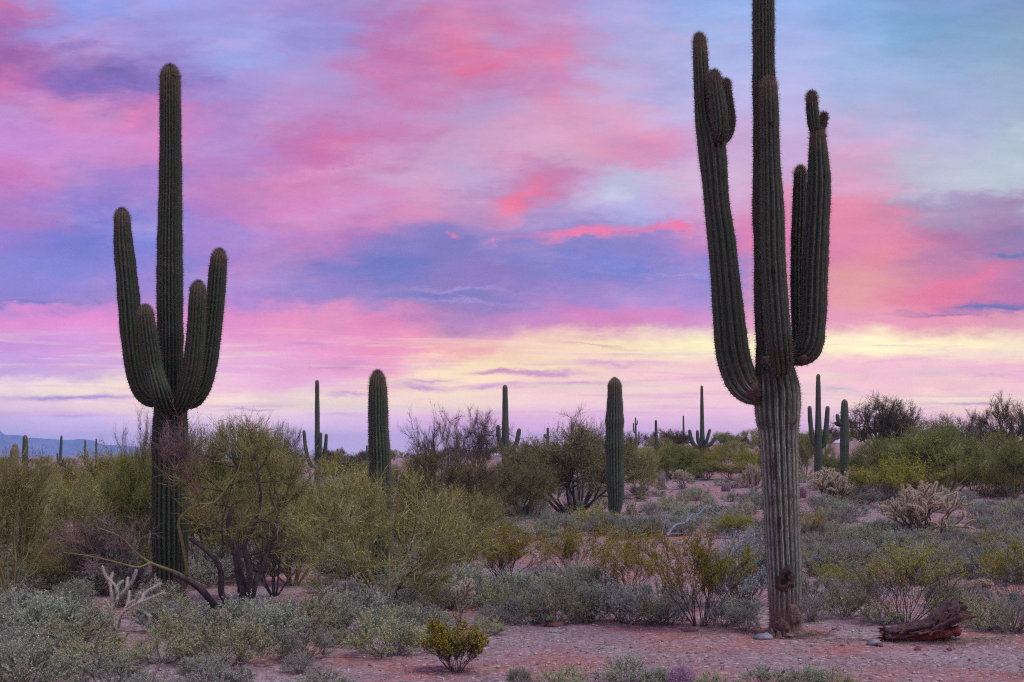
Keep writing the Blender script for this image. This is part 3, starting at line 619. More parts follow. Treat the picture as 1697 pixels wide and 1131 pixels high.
far_sag('small saguaro poking out of the green trees right of the tall left saguaro', 80, [[(411.5, 785, 0, 3), (411.5, 750, 0, 3), (411, 730, 0, 1.8)], [(412, 757, 0, 1.2), (417, 755, 0, 1.8), (418, 748, 0, 1.6)], [(411, 757, 0, 1.2), (407, 755, 0, 1.8), (406, 746, 0, 1.6)]], seed=42)
far_sag('tiny far saguaro between the three-armed one and the armless stout one', 130, [[(559.5, 772, 0, 1.6), (559.5, 744, 0, 1.4)]], seed=43)
far_sag('thin far saguaro at the left edge of the armless stout saguaro', 110, [[(608, 778, 0, 1.6), (608, 738, 0, 1.3)]], seed=44)
far_sag('saguaro half hidden in the left bare mesquite crown near centre', 85, [[(719, 785, 0, 2.2), (719, 750, 0, 2.2), (718.7, 730, 0, 1.6)]], seed=45)
far_sag('saguaro standing between the two bare mesquite crowns near centre', 80, [[(757.5, 785, 0, 2.6), (757.5, 750, 0, 2.5), (757, 721, 0, 1.7)]], seed=46)
far_sag('short distant saguaro with a left stub, between the two-armed one and the bushy palo verde', 92, [[(908, 768, 0, 2.6), (908, 735, 0, 2.7), (907.7, 709, 0, 2)], [(907, 727, 0, 1), (903.8, 725, 0, 1.8), (903, 719, 0, 1.5)]], seed=47)
far_sag('slim saguaro showing through the bare twigs behind the bushy palo verde', 85, [[(948, 775, 0, 2.6), (947.5, 735, 0, 2.4), (947, 705, 0, 1.5)]], seed=48)
far_sag('thin many-armed distant saguaro right of the armless column', 110, [[(1054, 768, 0, 2), (1054, 735, 0, 1.9), (1053, 692, 0, 1.2)], [(1053, 718, 0, .8), (1050.5, 716, 0, 1.2), (1049.7, 701, 0, 1)], [(1054, 705, 0, .7), (1056, 703, 0, 1), (1056.3, 697, 0, .8)], [(1054, 738, 0, .9), (1058, 736, 0, 1.3), (1059, 715, 0, 1.1)], [(1054, 740, 0, .9), (1050.5, 738, 0, 1.1), (1050, 733, 0, .9)]], seed=49)
far_sag('plain dark saguaro with brown lumps low on its stem, left of the candelabrum saguaro', 75, [[(1087.5, 775, 0, 3.2), (1087.5, 735, 0, 2.9), (1087, 696, 0, 2)], [(1088, 748, -.1, 1.2), (1091, 744, -.1, 2.2), (1092, 735, -.1, 1.8)], [(1087, 748, .1, 1), (1084, 746, 0, 1.6), (1083.5, 741, 0, 1.3)]], seed=50)
far_sag('thin plain saguaro immediately left of the candelabrum saguaro', 100, [[(1133, 765, 0, 2.3), (1133, 735, 0, 2), (1132.6, 689, 0, 1.2)]], seed=51)
far_sag('dark stub saguaro in the trees at the far right edge', 75, [[(1678, 760, 0, 4), (1678, 725, 0, 3.6), (1678, 705, 0, 2.8)]], seed=52)
far_sag('leaning saguaro arm-topped stem cut by the right picture edge', 70, [[(1699, 760, 0, 4.5), (1699, 720, 0, 4), (1697, 700, 0, 3.6), (1692, 683, 0, 2.6)]], seed=53)

# ------------------------------------------------------------------ plant generators (shared meshes)
def grow(rng, starts, levels, nch, ratio, ang, trop, wob=.16, nseg=4, taper=.55):
    segs, term = [], []
    stack = [(np.array(p, float), unit(np.array(d, float)), L, r, 0) for p, d, L, r in starts]
    while stack:
        p, d, L, r, lev = stack.pop()
        for i in range(nseg):
            d = unit(d + rng.normal(0, wob, 3) + np.array([0, 0, trop[lev]]))
            q = p + d * L / nseg; ra, rb = r * (1 - taper * i / nseg), r * (1 - taper * (i + 1) / nseg)
            segs.append((p, q, ra, rb, lev))
            if lev == levels - 1: term.append((p, q, rb))
            p = q
            if lev < levels - 1 and i >= 1:
                k = nch[lev] / (nseg - 1); k = int(k) + (rng.random() < k - int(k))
                for _ in range(k):
                    s = unit(np.cross(d, rng.normal(size=3))); a = ang[lev] * (.6 + .8 * rng.random())
                    stack.append((p, d * math.cos(a) + s * math.sin(a), L * ratio[lev] * (.65 + .6 * rng.random()), max(rb * .72, .003), lev + 1))
    return segs, term

def twigs(g, term, rng, per, L, r, up=.3, rnd=.6, sub=2, subL=.5, sides=3, bend=True):
    P = np.array([t[0] for t in term]); Q = np.array([t[1] for t in term])
    idx = np.repeat(np.arange(len(P)), per); f = rng.random((len(idx), 1))
    p = P[idx] * (1 - f) + Q[idx] * f; d = unit(unit(Q[idx] - P[idx]) + rnd * rng.normal(size=p.shape) + np.array([0, 0, up]))
    l = L * (.5 + rng.random((len(idx), 1))); a = rng.random(len(idx))
    m = p + d * l * .5; d2 = unit(d + .25 * rng.normal(size=d.shape) + np.array([0, 0, up * .4])); e = m + d2 * l * .5
    add_segs(g, p, m, r, r * .75, sides, a); add_segs(g, m, e, r * .75, r * .35, sides, a)
    ends = [(m, e)]
    if sub:
        j = np.repeat(np.arange(len(p)), sub); f = .25 + .75 * rng.random((len(j), 1)); s = np.where(f < .5, p[j] + (m - p)[j] * f * 2, m[j] + (e - m)[j] * (f * 2 - 1))
        ds = unit(d2[j] + .7 * rng.normal(size=s.shape) + np.array([0, 0, up * .5])); ls = l[j] * subL * (.5 + rng.random((len(j), 1))); es = s + ds * ls
        ss = unit(np.cross(ds, rng.normal(size=ds.shape))) * r * .95; m3 = len(s)          # the finest shoots: one tapering blade each
        g.add(np.stack([s - ss, s + ss, es], 1).reshape(-1, 3), T=np.arange(3 * m3).reshape(-1, 3), a=np.repeat(np.clip(a[j] + .2 * rng.normal(size=m3), 0, 1), 3)); ends.append((s, es))
    return np.concatenate([x[0] for x in ends]), np.concatenate([x[1] for x in ends])

class Proto:
    def __init__(s, parts, V):
        s.parts = parts; lo, hi = np.percentile(V, 2, 0), np.percentile(V, 98, 0)
        s.w = max(hi[0] - lo[0], hi[1] - lo[1]); s.h = np.percentile(V[:, 2], 98.8)

def palo_verde(seed, stems=6, H=3.0, lean=.75, per=9, twL=.30, tmat='pv_twig', lv=3, leaf=0, wmat='pv_wood', up=.25, rnd=.75, r0=.035, nch=(5, 5), dome=True, ang=.65):
    rng = np.random.default_rng(seed); st = []
    for k in range(stems):
        a = 2 * np.pi * (k + .6 * rng.random()) / stems; l = lean * (.35 + .85 * rng.random())
        st.append(((.06 * math.cos(a), .06 * math.sin(a), -.05), (math.cos(a) * l, math.sin(a) * l, 1), H * (.42 + .22 * rng.random()), r0 * (.7 + .5 * rng.random())))
    segs, term = grow(rng, st, lv, nch + (3,), (.62, .6, .6), (ang, ang * .95, .6), (.04, .06, .08, .08), .15)
    if dome:                                              # keep the crown inside a rounded outline
        E = np.array([t[1] for t in term]); rad = np.hypot(E[:, 0], E[:, 1]); Rx, zm = np.percentile(rad, 88), np.percentile(E[:, 2], 93)
        lob = 1 + .13 * np.sin(3 * np.arctan2(E[:, 1], E[:, 0]) + seed) + .08 * rng.normal(size=len(E))
        ok = (rad / Rx) ** 2 + ((E[:, 2] - .42 * zm) / (.58 * zm)) ** 2 < 1.15 * lob
        term = [t for t, k in zip(term, ok) if k]
        lim = [(s[4] < 1) or ((math.hypot(s[1][0], s[1][1]) / Rx) ** 2 + ((s[1][2] - .42 * zm) / (.58 * zm)) ** 2 < 1.1) for s in segs]; segs = [s for s, k in zip(segs, lim) if k]
    w = Geo(); S = segs
    add_segs(w, [s[0] for s in S], [s[1] for s in S], np.array([s[2] for s in S]), np.array([s[3] for s in S]) * 1.0, 5, rng.random(len(S)))
    c = Geo(); p, e = twigs(c, term, rng, per, twL, .0036, up, rnd, 3, .55)
    if leaf:
        k = rng.integers(0, len(p), leaf); f = rng.random((leaf, 1)); add_leaves(c, p[k] + (e - p)[k] * f, rng.normal(size=(leaf, 3)) + [0, 0, .3], .02 + .02 * rng.random(leaf), .008, rng, .5 + .5 * rng.random(leaf))
    return Proto([('trunk', w.mesh('stems', M[wmat])), ('crown', c.mesh('twig_crown', M[tmat], False))], c.verts())

def bush_dome(seed, stems=64, H=.42, W=.7, leaves=14000, mat='bursage', smat='bursage_stem', ll=.0135, lw=.0036, inner=.62, rise=.5):
    rng = np.random.default_rng(seed); g = Geo(); w = Geo()
    n = stems; a = rng.random(n) * 2 * np.pi; el = np.arccos(1 - rng.random(n) * .93)
    lob = 1 + .10 * np.sin(a * 3 + rng.random() * 6) + .08 * np.sin(a * 5 + rng.random() * 6)
    tip = np.stack([np.sin(el) * np.cos(a) * W / 2 * lob, np.sin(el) * np.sin(a) * W / 2 * lob, (.22 + .78 * np.cos(el)) * H * (.8 + .35 * rng.random(n))], 1) * (.84 + .2 * rng.random((n, 1)))
    base = np.stack([.06 * W * rng.normal(size=n), .06 * W * rng.normal(size=n), np.full(n, -.02)], 1)
    mid = base * .4 + tip * .6 - np.array([0, 0, .05]) * H
    av = rng.random(n)
    add_segs(w, base, mid, .005, .0035, 3, av); add_segs(w, mid, tip, .0035, .0015, 3, av)
    # side shoots
    k = 11; j = np.repeat(np.arange(n), k); f = inner + (1 - inner) * rng.random((len(j), 1)); s = base[j] + (tip - base)[j] * f
    d = unit(unit(tip - base)[j] * .8 + .65 * rng.normal(size=s.shape) + np.array([0, 0, rise])); l = .10 * W / .7 * (.5 + rng.random((len(j), 1))); e = s + d * l
    add_segs(w, s, e, .0018, .001, 3, av[j])
    q = rng.integers(0, len(s), leaves); f = rng.random((leaves, 1)) ** .7; P = s[q] + (e - s)[q] * f
    topness = np.clip(P[:, 2] / H, 0, 1)
    add_leaves(g, P, d[q] * .6 + .8 * rng.normal(size=P.shape) + np.array([0, 0, .35]), ll * (.6 + .8 * rng.random(leaves)), lw * (.7 + .6 * rng.random(leaves)), rng, np.clip(.45 * av[j][q] + .35 * rng.random(leaves) + .3 * f[:, 0], 0, 1))
    return Proto([('stems', w.mesh('stems', M[smat], False)), ('foliage', g.mesh('foliage', M[mat], False))], g.verts())

def creosote(seed, stems=18, H=1.5, lean=.55, leaves=16000, ll=.024, lw=.008, mat='creosote', bare=.35, lv=3, r0=.010):
    rng = np.random.default_rng(seed); st = []
    for k in range(stems):
        a = rng.random() * 2 * np.pi; l = lean * (.15 + rng.random())
        st.append(((.05 * H * math.cos(a), .05 * H * math.sin(a), -.03), (math.cos(a) * l, math.sin(a) * l, 1), H * (.5 + .3 * rng.random()), r0 * (.7 + .6 * rng.random())))
    segs, term = grow(rng, st, lv, (3, 3, 3), (.55, .6, .6), (.5, .5, .5), (.05, .08, .1), .13)
    w = Geo(); S = segs; add_segs(w, [s[0] for s in S], [s[1] for s in S], np.array([s[2] for s in S]), np.array([s[3] for s in S]), 4, rng.random(len(S)))
    g = Geo(); tw = Geo(); p, e = twigs(w, term, rng, 2, .11 * H, .0022, .5, .5, 2, .6)
    zz = e[:, 2] / max(e[:, 2].max(), .1); ok = np.where(zz > bare + .12 * rng.normal(size=len(zz)))[0]
    k = rng.choice(ok, leaves); f = .2 + .8 * rng.random((leaves, 1)); tw_v = rng.random(len(p))
    add_leaves(g, p[k] + (e - p)[k] * f, (e - p)[k] / .1 + 1.0 * rng.normal(size=(leaves, 3)), ll * (.6 + .8 * rng.random(leaves)), lw, rng, np.clip(.55 * tw_v[k] + .45 * rng.random(leaves), 0, 1))
    return Proto([('stems', w.mesh('stems', M['creosote_stem'], False)), ('foliage', g.mesh('foliage', M[mat], False))], g.verts())

def cholla_geo(branches, rng, spines=900, sl=.022, sw=.0030):
    """branches: (points, radius) ; returns core and spine Geo"""
    core, sp = Geo(), Geo()
    for pts, r in branches:
        n = len(pts); rad = np.full(n, r); rad[-1] = r * .75
        P, rr, T = add_tube(core, pts, rad, 6, .03, rng.random(), .04, rng)
        L = np.linalg.norm(np.diff(P, axis=0), axis=1).sum(); k = max(int(L * spines), 12)
        f = rng.random(k) * (len(P) - 1); i = f.astype(int); i = np.minimum(i, len(P) - 2); u, w = frames(T[i]); a = rng.random(k) * 2 * np.pi
        N = u * np.cos(a)[:, None] + w * np.sin(a)[:, None]; c = P[i] + (P[i + 1] - P[i]) * (f - i)[:, None]
        add_spines(sp, c + N * rr[i][:, None] * .9, N + .55 * rng.normal(size=N.shape) + T[i] * .3, sl * (.6 + .8 * rng.random(k)), sw, rng)
        k = 26; add_spines(sp, np.repeat(P[-1:], k, 0), T[-1] + .9 * rng.normal(size=(k, 3)), sl, .0013, rng)
    return core, sp

def cholla_bush(seed, H=1.0, W=1.2, n0=12, lv=4, r=.012, jl=.15, sp=1000, sl=.026, mat='cholla_spine', fork=2.2):
    rng = np.random.default_rng(seed); br, old = [], []
    stack = []
    for k in range(n0):
        a = rng.random() * 2 * np.pi; l = W / H * (.15 + .75 * rng.random())
        stack.append((np.array([.05 * math.cos(a), .05 * math.sin(a), -.03]), unit(np.array([math.cos(a) * l, math.sin(a) * l, 1])), 0))
    while stack:
        p, d, lev = stack.pop(); L = jl * (.7 + .7 * rng.random()) * (1.6 if lev == 0 else 1) * H
        m = p + unit(d + .2 * rng.normal(size=3)) * L * .5; d2 = unit(d + .25 * rng.normal(size=3) + np.array([0, 0, .12])); e = m + d2 * L * .5
        (old if lev < lv - 1 else br).append(([p, m, e], r * (.9 if lev < 2 else 1)))
        if lev < lv:
            for _ in range(int(fork) + (rng.random() < fork % 1) if lev > 0 else 2):
                s = unit(np.cross(d2, rng.normal(size=3))); a = .35 + .6 * rng.random()
                stack.append((e, unit(d2 * math.cos(a) + s * math.sin(a) + np.array([0, 0, .3])), lev + 1))
    c, s = cholla_geo(br, rng, sp, sl, .0042); c2, s2 = cholla_geo(old, rng, sp * .12, sl * .6)
    return Proto([('trunk', c2.mesh('cholla_trunk', M['cholla_old'])), ('joints', c.mesh('cholla_joints', M['cholla_core'])), ('spines', s.mesh('cholla_spines', M[mat], False)), ('spines', s2.mesh('cholla_old_spines', M[mat], False))], c.verts())

PV = [palo_verde(101, 9, 2.6, 1.05, 4, .26, leaf=2500), palo_verde(102, 8, 2.8, .85, 6, .25, leaf=7000), palo_verde(103, 9, 2.4, 1.1, 6, .24, leaf=7000)]
PB = palo_verde(141, 10, 2.6, 1.15, 8, .22, 'pv_brown', leaf=12000, wmat='dark_wood', ang=.8)
PG = [palo_verde(111, 9, 2.8, .9, 8, .24, 'pv_green', leaf=16000), palo_verde(112, 8, 2.6, 1.0, 8, .24, 'pv_green', leaf=16000)]
BM = [palo_verde(121, 7, 3.2, .8, 5, .24, 'bare_twig', ang=.95, wmat='dark_wood', r0=.06, nch=(5, 5), rnd=.55, up=.25, dome=False), palo_verde(122, 8, 3.0, .95, 5, .24, 'bare_twig', ang=1.0, wmat='dark_wood', r0=.05, rnd=.6, up=.2, dome=False)]
MQ = [palo_verde(131, 10, 2.8, 1.1, 8, .22, 'mesquite_leaf', leaf=16000, wmat='dark_wood', ang=.8, r0=.05), palo_verde(132, 9, 3.0, 1.0, 8, .22, 'mesquite_leaf', leaf=14000, wmat='dark_wood', ang=.8, r0=.05)]
BU = [bush_dome(201), bush_dome(202, 52, .40, .75, 15000), bush_dome(203, 40, .46, .66, 12000), bush_dome(207, 44, .40, .7, 13000, 'bursage_yellow'), bush_dome(204, 48, .36, .8, 15000, 'bursage_grey'), bush_dome(205, 44, .44, .66, 13000, 'bursage_grey'), bush_dome(206, 80, .5, .8, 5600, 'bursage_grey', rise=.8)]
CR = [creosote(301), creosote(302, 18, 1.5, .7, 15000), creosote(303, 24, 1.4, .65, 18000), creosote(304, 24, 1.6, .8, 8000, bare=.5)]
CRS = creosote(305, 24, .5, .65, 15000, .016, .007, bare=.42, r0=.005)
BB = bush_dome(211, 120, 1.0, .9, 12000, 'brittle', ll=.03, lw=.005, rise=.9)
CH = [cholla_bush(401), cholla_bush(402, 1.0, 1.0, 10, 4), cholla_bush(403, 1.1, .9, 6, 4, .014, .15)]
CHB = cholla_bush(404, 1.3, 1.7, 9, 5, .013, .135, 1500, .026, fork=1.7)

GRP = {}
GENERIC = []
LAND = [('the silvery cholla', 205, 1000), ('the gnarled mesquite', 400, 990), ('the tall left saguaro', 283, 960), ('the small bottom creosote', 757, 1100), ('the stout armless saguaro', 628, 800), ('the big palo verde bush', 640, 985),
 ('the fallen log', 1530, 1060), ('the largest saguaro', 1300, 1010), ('the column saguaro', 1018, 850), ('the large buckhorn cholla', 1535, 880), ('the candelabrum saguaro', 1164, 775), ('the three-pronged saguaro', 1356, 780), ('the tall creosote', 1160, 1015),
 ('the bleached fallen branch', 1110, 880), ('the pink barrel cactus', 1128, 1125), ('the forked bottom-left stick', 80, 1100), ('the round ridge mesquite', 1462, 730), ('the orange-tinged creosote', 1488, 820), ('the saguaro with one arm each side', 838, 765),
 ('the slender three-armed saguaro', 526, 780), ('the golden-green saguaros', 24, 790), ('the little upright cholla', 766, 1000), ('the sprawling creosote', 1500, 1000), ('the mauve hedgehog cactus', 594, 1050), ('the lower left creosote', 85, 950),
 ('the tall brown ridge mesquite', 1664, 725), ('the bushy palo verde', 955, 840), ('the right-edge creosote', 1685, 970), ('the blue mountains', 100, 770), ('the bare mesquite crowns', 760, 770), ('the reddish fallen branch', 832, 875), ('the knobbed cholla', 1250, 805)]
ORD = ['nearest', 'second-nearest', 'third-nearest', 'fourth-nearest', 'fifth-nearest', 'sixth-nearest', 'seventh-nearest', 'eighth-nearest', 'ninth-nearest', 'tenth-nearest', 'eleventh-nearest', 'twelfth-nearest', 'thirteenth-nearest', 'fourteenth-nearest', 'fifteenth-nearest']
def label_generic():
    bins = {}
    for o, px, py, desc in GENERIC:
        best = min(LAND, key=lambda l: (l[1] - px) ** 2 + (2.2 * (l[2] - py)) ** 2)
        ddx, ddy = px - best[1], 2.2 * (py - best[2])
        where = ('to the right of' if ddx > 0 else 'to the left of') if abs(ddx) > abs(ddy) else ('in front of' if ddy > 0 else 'behind')
        bins.setdefault((best[0], where, desc), []).append((math.hypot(ddx, ddy), o))
    for (land, where, desc), L in bins.items():
        for k, (_, o) in enumerate(sorted(L, key=lambda t: t[0])):
            o['label'] = (desc + ' ' + where + ' ' + land) if len(L) == 1 else (ORD[min(k, 14)] + ' ' + desc + ' ' + where + ' ' + land)
def put(proto, name, label, cat, px, py, wpx, hpx, group=None, Y=None, rz=None, rng=random.Random(7)):
    if Y is None: Y = ybase(px, py)
    x = (px - CX) / FPX * Y; z = float(ground_z(x, Y))
    if py is None: top = None
    sw = wpx * Y / FPX / proto.w; sh = hpx * Y / FPX / proto.h
    o = thing(name, label, cat, (x, Y, z - .01), rng.random() * 6.283 if rz is None else rz, group, (sw, sw, sh))
    for n, me in proto.parts:
        c = obj(n, me, o)
        if n in ('spines', 'joints'): c['kind'] = 'stuff'
    return o
def put_top(proto, name, label, cat, px, top, Y, wpx, group=None, rz=None):
    """stands on the ground at depth Y and reaches up to photo row top"""
    x = (px - CX) / FPX * Y; base = HY - (float(ground_z(x, Y)) - CAMH) * FPX / Y
    return put(proto, name, label, cat, px, base, wpx, base - top, group, Y, rz)

# --- palo verdes and mesquites, one by one
put(PV[0], 'palo_verde', 'large spreading olive palo verde bush in front of the armless stout saguaro', 'bush', 640, 1008, 310, 228, rz=.4)
put_top(PV[1], 'palo_verde', 'olive palo verde filling the left picture edge', 'tree', 15, 752, 19, 190, rz=2.0)
put_top(PV[2], 'palo_verde', 'rounded olive palo verde behind the tall left saguaro, below the mountains', 'tree', 190, 748, 29, 190, rz=1.0)
put_top(PG[0], 'palo_verde', 'low green palo verde just left of the tall left saguaro trunk', 'tree', 232, 752, 24, 110, rz=3.0)
put_top(BM[1], 'mesquite_tree', 'feathery bare mesquite peeking out left of the tall left saguaro trunk', 'tree', 240, 698, 25, 100, rz=3.0)
put_top(PG[1], 'palo_verde', 'green palo verde right of the tall left saguaro trunk', 'tree', 375, 708, 25, 150, rz=.2)
put_top(PG[0], 'palo_verde', 'yellow-green palo verde crown above the gnarled mesquite', 'tree', 440, 722, 30, 120, rz=5.0)
put_top(BM[1], 'mesquite_tree', 'thin bare mesquite beside the slender three-armed saguaro', 'tree', 476, 704, 76, 60, rz=1.7)
put_top(BM[0], 'mesquite_tree', 'bare mesquite crown left of the saguaro between two bare crowns', 'tree', 722, 688, 34, 125, rz=.9)
put_top(BM[1], 'mesquite_tree', 'bare mesquite crown left of the saguaro with one arm on each side', 'tree', 788, 684, 66, 100, rz=2.7)
put_top(PB, 'palo_verde', 'brown-olive palo verde thicket below the two bare mesquite crowns', 'bush', 735, 757, 28, 180, rz=4.1)
put_top(PB, 'palo_verde', 'dark olive bush right of the thicket, below the saguaro with one arm on each side', 'bush', 862, 762, 38, 105, rz=.3)
put_top(PB, 'palo_verde', 'wide bushy palo verde with dark forked base, left of the armless column saguaro', 'tree', 950, 714, 43, 215, rz=5.4)
put_top(BM[0], 'mesquite_tree', 'bare twiggy crown rising behind the wide bushy palo verde', 'tree', 962, 686, 48, 110, rz=4.2)
put_top(PG[1], 'palo_verde', 'dark green palo verde right of the armless column saguaro', 'tree', 1120, 738, 66, 90, rz=2.2)
put_top(PV[1], 'palo_verde', 'small olive palo verde between the armless column and the dark green tree', 'tree', 1060, 742, 55, 75, rz=1.2)
put_top(MQ[0], 'mesquite_tree', 'round dark mesquite alone on the ridge against the pink sky', 'tree', 1462, 664, 75, 130, rz=.5)
put_top(PG[0], 'palo_verde', 'largest pale green palo verde on the right hillside', 'tree', 1565, 702, 50, 190, rz=1.1)
put_top(PG[1], 'palo_verde', 'lower green palo verde left of the largest hillside one', 'tree', 1470, 730, 54, 110, rz=3.3)
put_top(MQ[1], 'mesquite_tree', 'tall brown mesquite on the ridge near the right picture edge', 'tree', 1664, 662, 72, 110, rz=2.5)
put_top(BM[1], 'mesquite_tree', 'bare ridge mesquite left of the tall brown one', 'tree', 1600, 684, 78, 80, rz=3.6)
put_top(BM[0], 'mesquite_tree', 'bare ridge mesquite between the round dark one and the other bare one', 'tree', 1555, 690, 80, 55, rz=.1)
put_top(PG[0], 'palo_verde', 'green palo verde at the right picture edge on the hillside', 'tree', 1680, 728, 48, 110, rz=4.4)
put_top(PG[1], 'palo_verde', 'green bush behind the three-pronged saguaro', 'bush', 1335, 722, 66, 70, rz=5.2)
put_top(PG[0], 'palo_verde', 'yellow-green bush between the three-pronged saguaro and the thick single one', 'bush', 1378, 752, 58, 52, rz=2.9)
put_top(MQ[0], 'mesquite_tree', 'dark tree behind the plain dark saguaro, left of the candelabrum saguaro', 'tree', 1105, 714, 95, 75, rz=1.9)
put_top(BM[1], 'mesquite_tree', 'wispy bare tree behind the thin many-armed saguaro', 'tree', 1048, 716, 100, 40, rz=.9)
put_top(PV[2], 'palo_verde', 'dull olive bush left of the wide bushy palo verde', 'bush', 885, 740, 46, 75, rz=1.9)
put_top(PV[0], 'palo_verde', 'brownish bush between the slender three-armed saguaro and the gnarled mesquite', 'bush', 480, 762, 34, 90, rz=2.3)

put_top(PV[2], 'palo_verde', 'low tangled olive palo verde between the gnarled mesquite and the large spreading bush', 'bush', 485, 805, 22, 170, rz=.8)
put_top(PV[1], 'palo_verde', 'olive palo verde in the thicket under the blue mountains', 'bush', 105, 800, 23, 160, rz=1.8)
put_top(PV[0], 'palo_verde', 'yellow-olive palo verde behind the large spreading bush on its left', 'bush', 555, 792, 27, 160, rz=2.8)
put_top(PV[2], 'palo_verde', 'low olive palo verde right behind the gnarled mesquite', 'bush', 350, 800, 23, 150, rz=3.8)
put_top(BM[0], 'mesquite_tree', 'bare grey twig tangle right of the gnarled mesquite trunk', 'bush', 455, 862, 20, 120, rz=4.8)
put_top(BM[1], 'mesquite_tree', 'bare grey twig tangle left of the tall left saguaro foot', 'bush', 165, 868, 21, 150, rz=5.8)
put_top(PV[1], 'palo_verde', 'olive palo verde behind the large spreading bush on its right', 'bush', 765, 812, 25, 140, rz=.5)
# far scrub on the flat and along the ridge
rr = random.Random(11)
for k in range(120):
    px = -40 + 1790 * (k + rr.random()) / 120; Y = rr.choice([75, 95, 120, 150]) * (.85 + .3 * rr.random())
    if px < 210: Y = 60 + 70 * rr.random()
    p = rr.choice([PV[0], PV[2], PG[0], MQ[0], PV[1], MQ[1]]); hm = (.55 + .75 * rr.random()) * (1.3 if px > 1180 else 1)
    s = hm * FPX / Y; x = (px - CX) / FPX * Y; b = HY - (float(ground_z(x, Y)) - CAMH) * FPX / Y
    zone = 'left' if px < 500 else 'centre' if px < 1180 else 'right'
    lab = {'left': 'far olive bush on the flat below the mountains at the left', 'centre': 'far olive bush in the skyline scrub behind the middle saguaros', 'right': 'far bush in the skyline scrub on the right ridge'}[zone]
    fo = put(p, 'desert_bush', lab, 'bush', px, b, s * (1.1 + .7 * rr.random()), s, {'left': 'far bushes on the left flat', 'centre': 'far bushes of the central skyline', 'right': 'far bushes of the right ridge'}[zone], Y, rr.random() * 6.28); GENERIC.append((fo, px, b, 'far olive bush'))

# --- the gnarled mesquite in front of the tall left saguaro
YM = ybase(385, 1006)
def gnarled():
    rng = np.random.default_rng(77); base = np.array([(388 - CX) / FPX * YM, YM, float(ground_z((388 - CX) / FPX * YM, YM))])
    o = thing('mesquite_tree', 'gnarled mesquite with low crooked dark limbs in front of the tall left saguaro', 'tree', base)
    def pts(L, d0=0, d1=0): return [wpt(px, py, YM + d0 + (d1 - d0) * i / max(len(L) - 1, 1)) - base for i, (px, py) in enumerate(L)]
    def limb(mat, name, L, r0, r1, d0=0, d1=0):
        g = Geo(); n = len(L); add_tube(g, pts(L, d0, d1), np.linspace(r0, r1, n), 9, .04, 0, .05, rng); return obj(name, g.mesh('limb', mat), o)
    D, Gm, Rm = M['dark_wood'], M['pv_wood'], M['red_wood']
    limb(D, 'trunk', [(408, 1012), (404, 985), (398, 956), (390, 916), (379, 876), (384, 840)], .085, .026)
    limb(D, 'limb', [(374, 1016), (362, 1010), (350, 998), (339, 983), (318, 966), (289, 951)], .058, .034, 0, -.4)
    limb(Gm, 'limb', [(318, 962), (289, 948), (249, 933), (225, 916), (199, 890), (160, 874)], .026, .007, -.15, -.8)
    limb(Gm, 'limb', [(249, 933), (236, 939), (223, 940), (196, 933), (148, 922), (106, 916)], .018, .006, -.5, -1.0)
    limb(D, 'limb', [(386, 1012), (376, 998), (367, 983), (366, 951), (358, 930), (342, 913), (315, 893)], .054, .024, 0, -.3)
    limb(D, 'limb', [(358, 930), (366, 912), (370, 903), (368, 871), (380, 820), (395, 770)], .016, .006, -.2, .3)
    limb(D, 'limb', [(411, 1010), (414, 998), (424, 964), (435, 937), (445, 908), (462, 850), (455, 800)], .06, .014, 0, .5)
    limb(D, 'limb', [(410, 1010), (413, 980), (413, 943), (405, 903), (424, 866), (432, 820), (424, 775)], .055, .012, 0, -.3)
    limb(Gm, 'limb', [(309, 955), (308, 930), (300, 890), (296, 866), (308, 849), (329, 836)], .026, .018, -.2, -.4)
    limb(Rm, 'limb', [(329, 838), (329, 825), (326, 812), (318, 801), (305, 786), (289, 782), (276, 791)], .017, .006, -.4, -.3)
    limb(Gm, 'limb', [(329, 836), (355, 833), (371, 815), (393, 783), (402, 750)], .015, .006, -.4, -.2)
    # crown
    starts = []
    def shoot(px, py, dy, dx_, dz_, L, r=.010): starts.append((wpt(px, py, YM + dy) - base, (dx_, .35 * rng.normal(), dz_), L, r))
    for px, py in [(384, 842), (395, 775), (455, 805), (430, 800), (424, 785), (400, 765), (371, 815), (445, 900), (462, 850), (370, 880), (424, 866), (400, 925)]:
        for _ in range(3): shoot(px, py, .4 * rng.normal(), .9 * rng.normal(), .15 + .6 * rng.random(), .30 + .22 * rng.random())
    segs, term = grow(rng, starts, 2, (4, 3), (.6, .6), (.6, .6), (.06, .08), .2)
    w = Geo(); add_segs(w, [s[0] for s in segs], [s[1] for s in segs], np.array([s[2] for s in segs]), np.array([s[3] for s in segs]), 4, 0.4)
    obj('branches', w.mesh('branches', D), o)['kind'] = 'stuff'
    c = Geo(); twigs(c, term, rng, 4, .22, .003, .2, .6, 3, .6); obj('crown', c.mesh('crown', M['pv_twig'], False), o)
    starts = []
    for px, py in [(318, 801), (305, 786), (289, 782), (276, 791), (326, 812), (300, 784)]:
        for _ in range(3): shoot(px, py, -.35, .45 * rng.normal(), 1.2, .25 + .3 * rng.random(), .005)
    for px, py in [(148, 922), (120, 918), (199, 890), (165, 876), (225, 916), (196, 933)]:
        for _ in range(3): shoot(px, py, -.8, -.5 + .5 * rng.normal(), .4 * rng.normal() + .2, .3, .004)
    segs, term = grow(rng, starts, 2, (4, 3), (.6, .6), (.55, .6), (.05, .05), .2)
    c = Geo(); add_segs(c, [s[0] for s in segs], [s[1] for s in segs], np.array([s[2] for s in segs]), np.array([s[3] for s in segs]), 3, .3)
    twigs(c, term, rng, 2, .16, .0022, .15, .6, 2, .6); obj('crown', c.mesh('bare_crown', M['red_twig'], False), o)
gnarled()

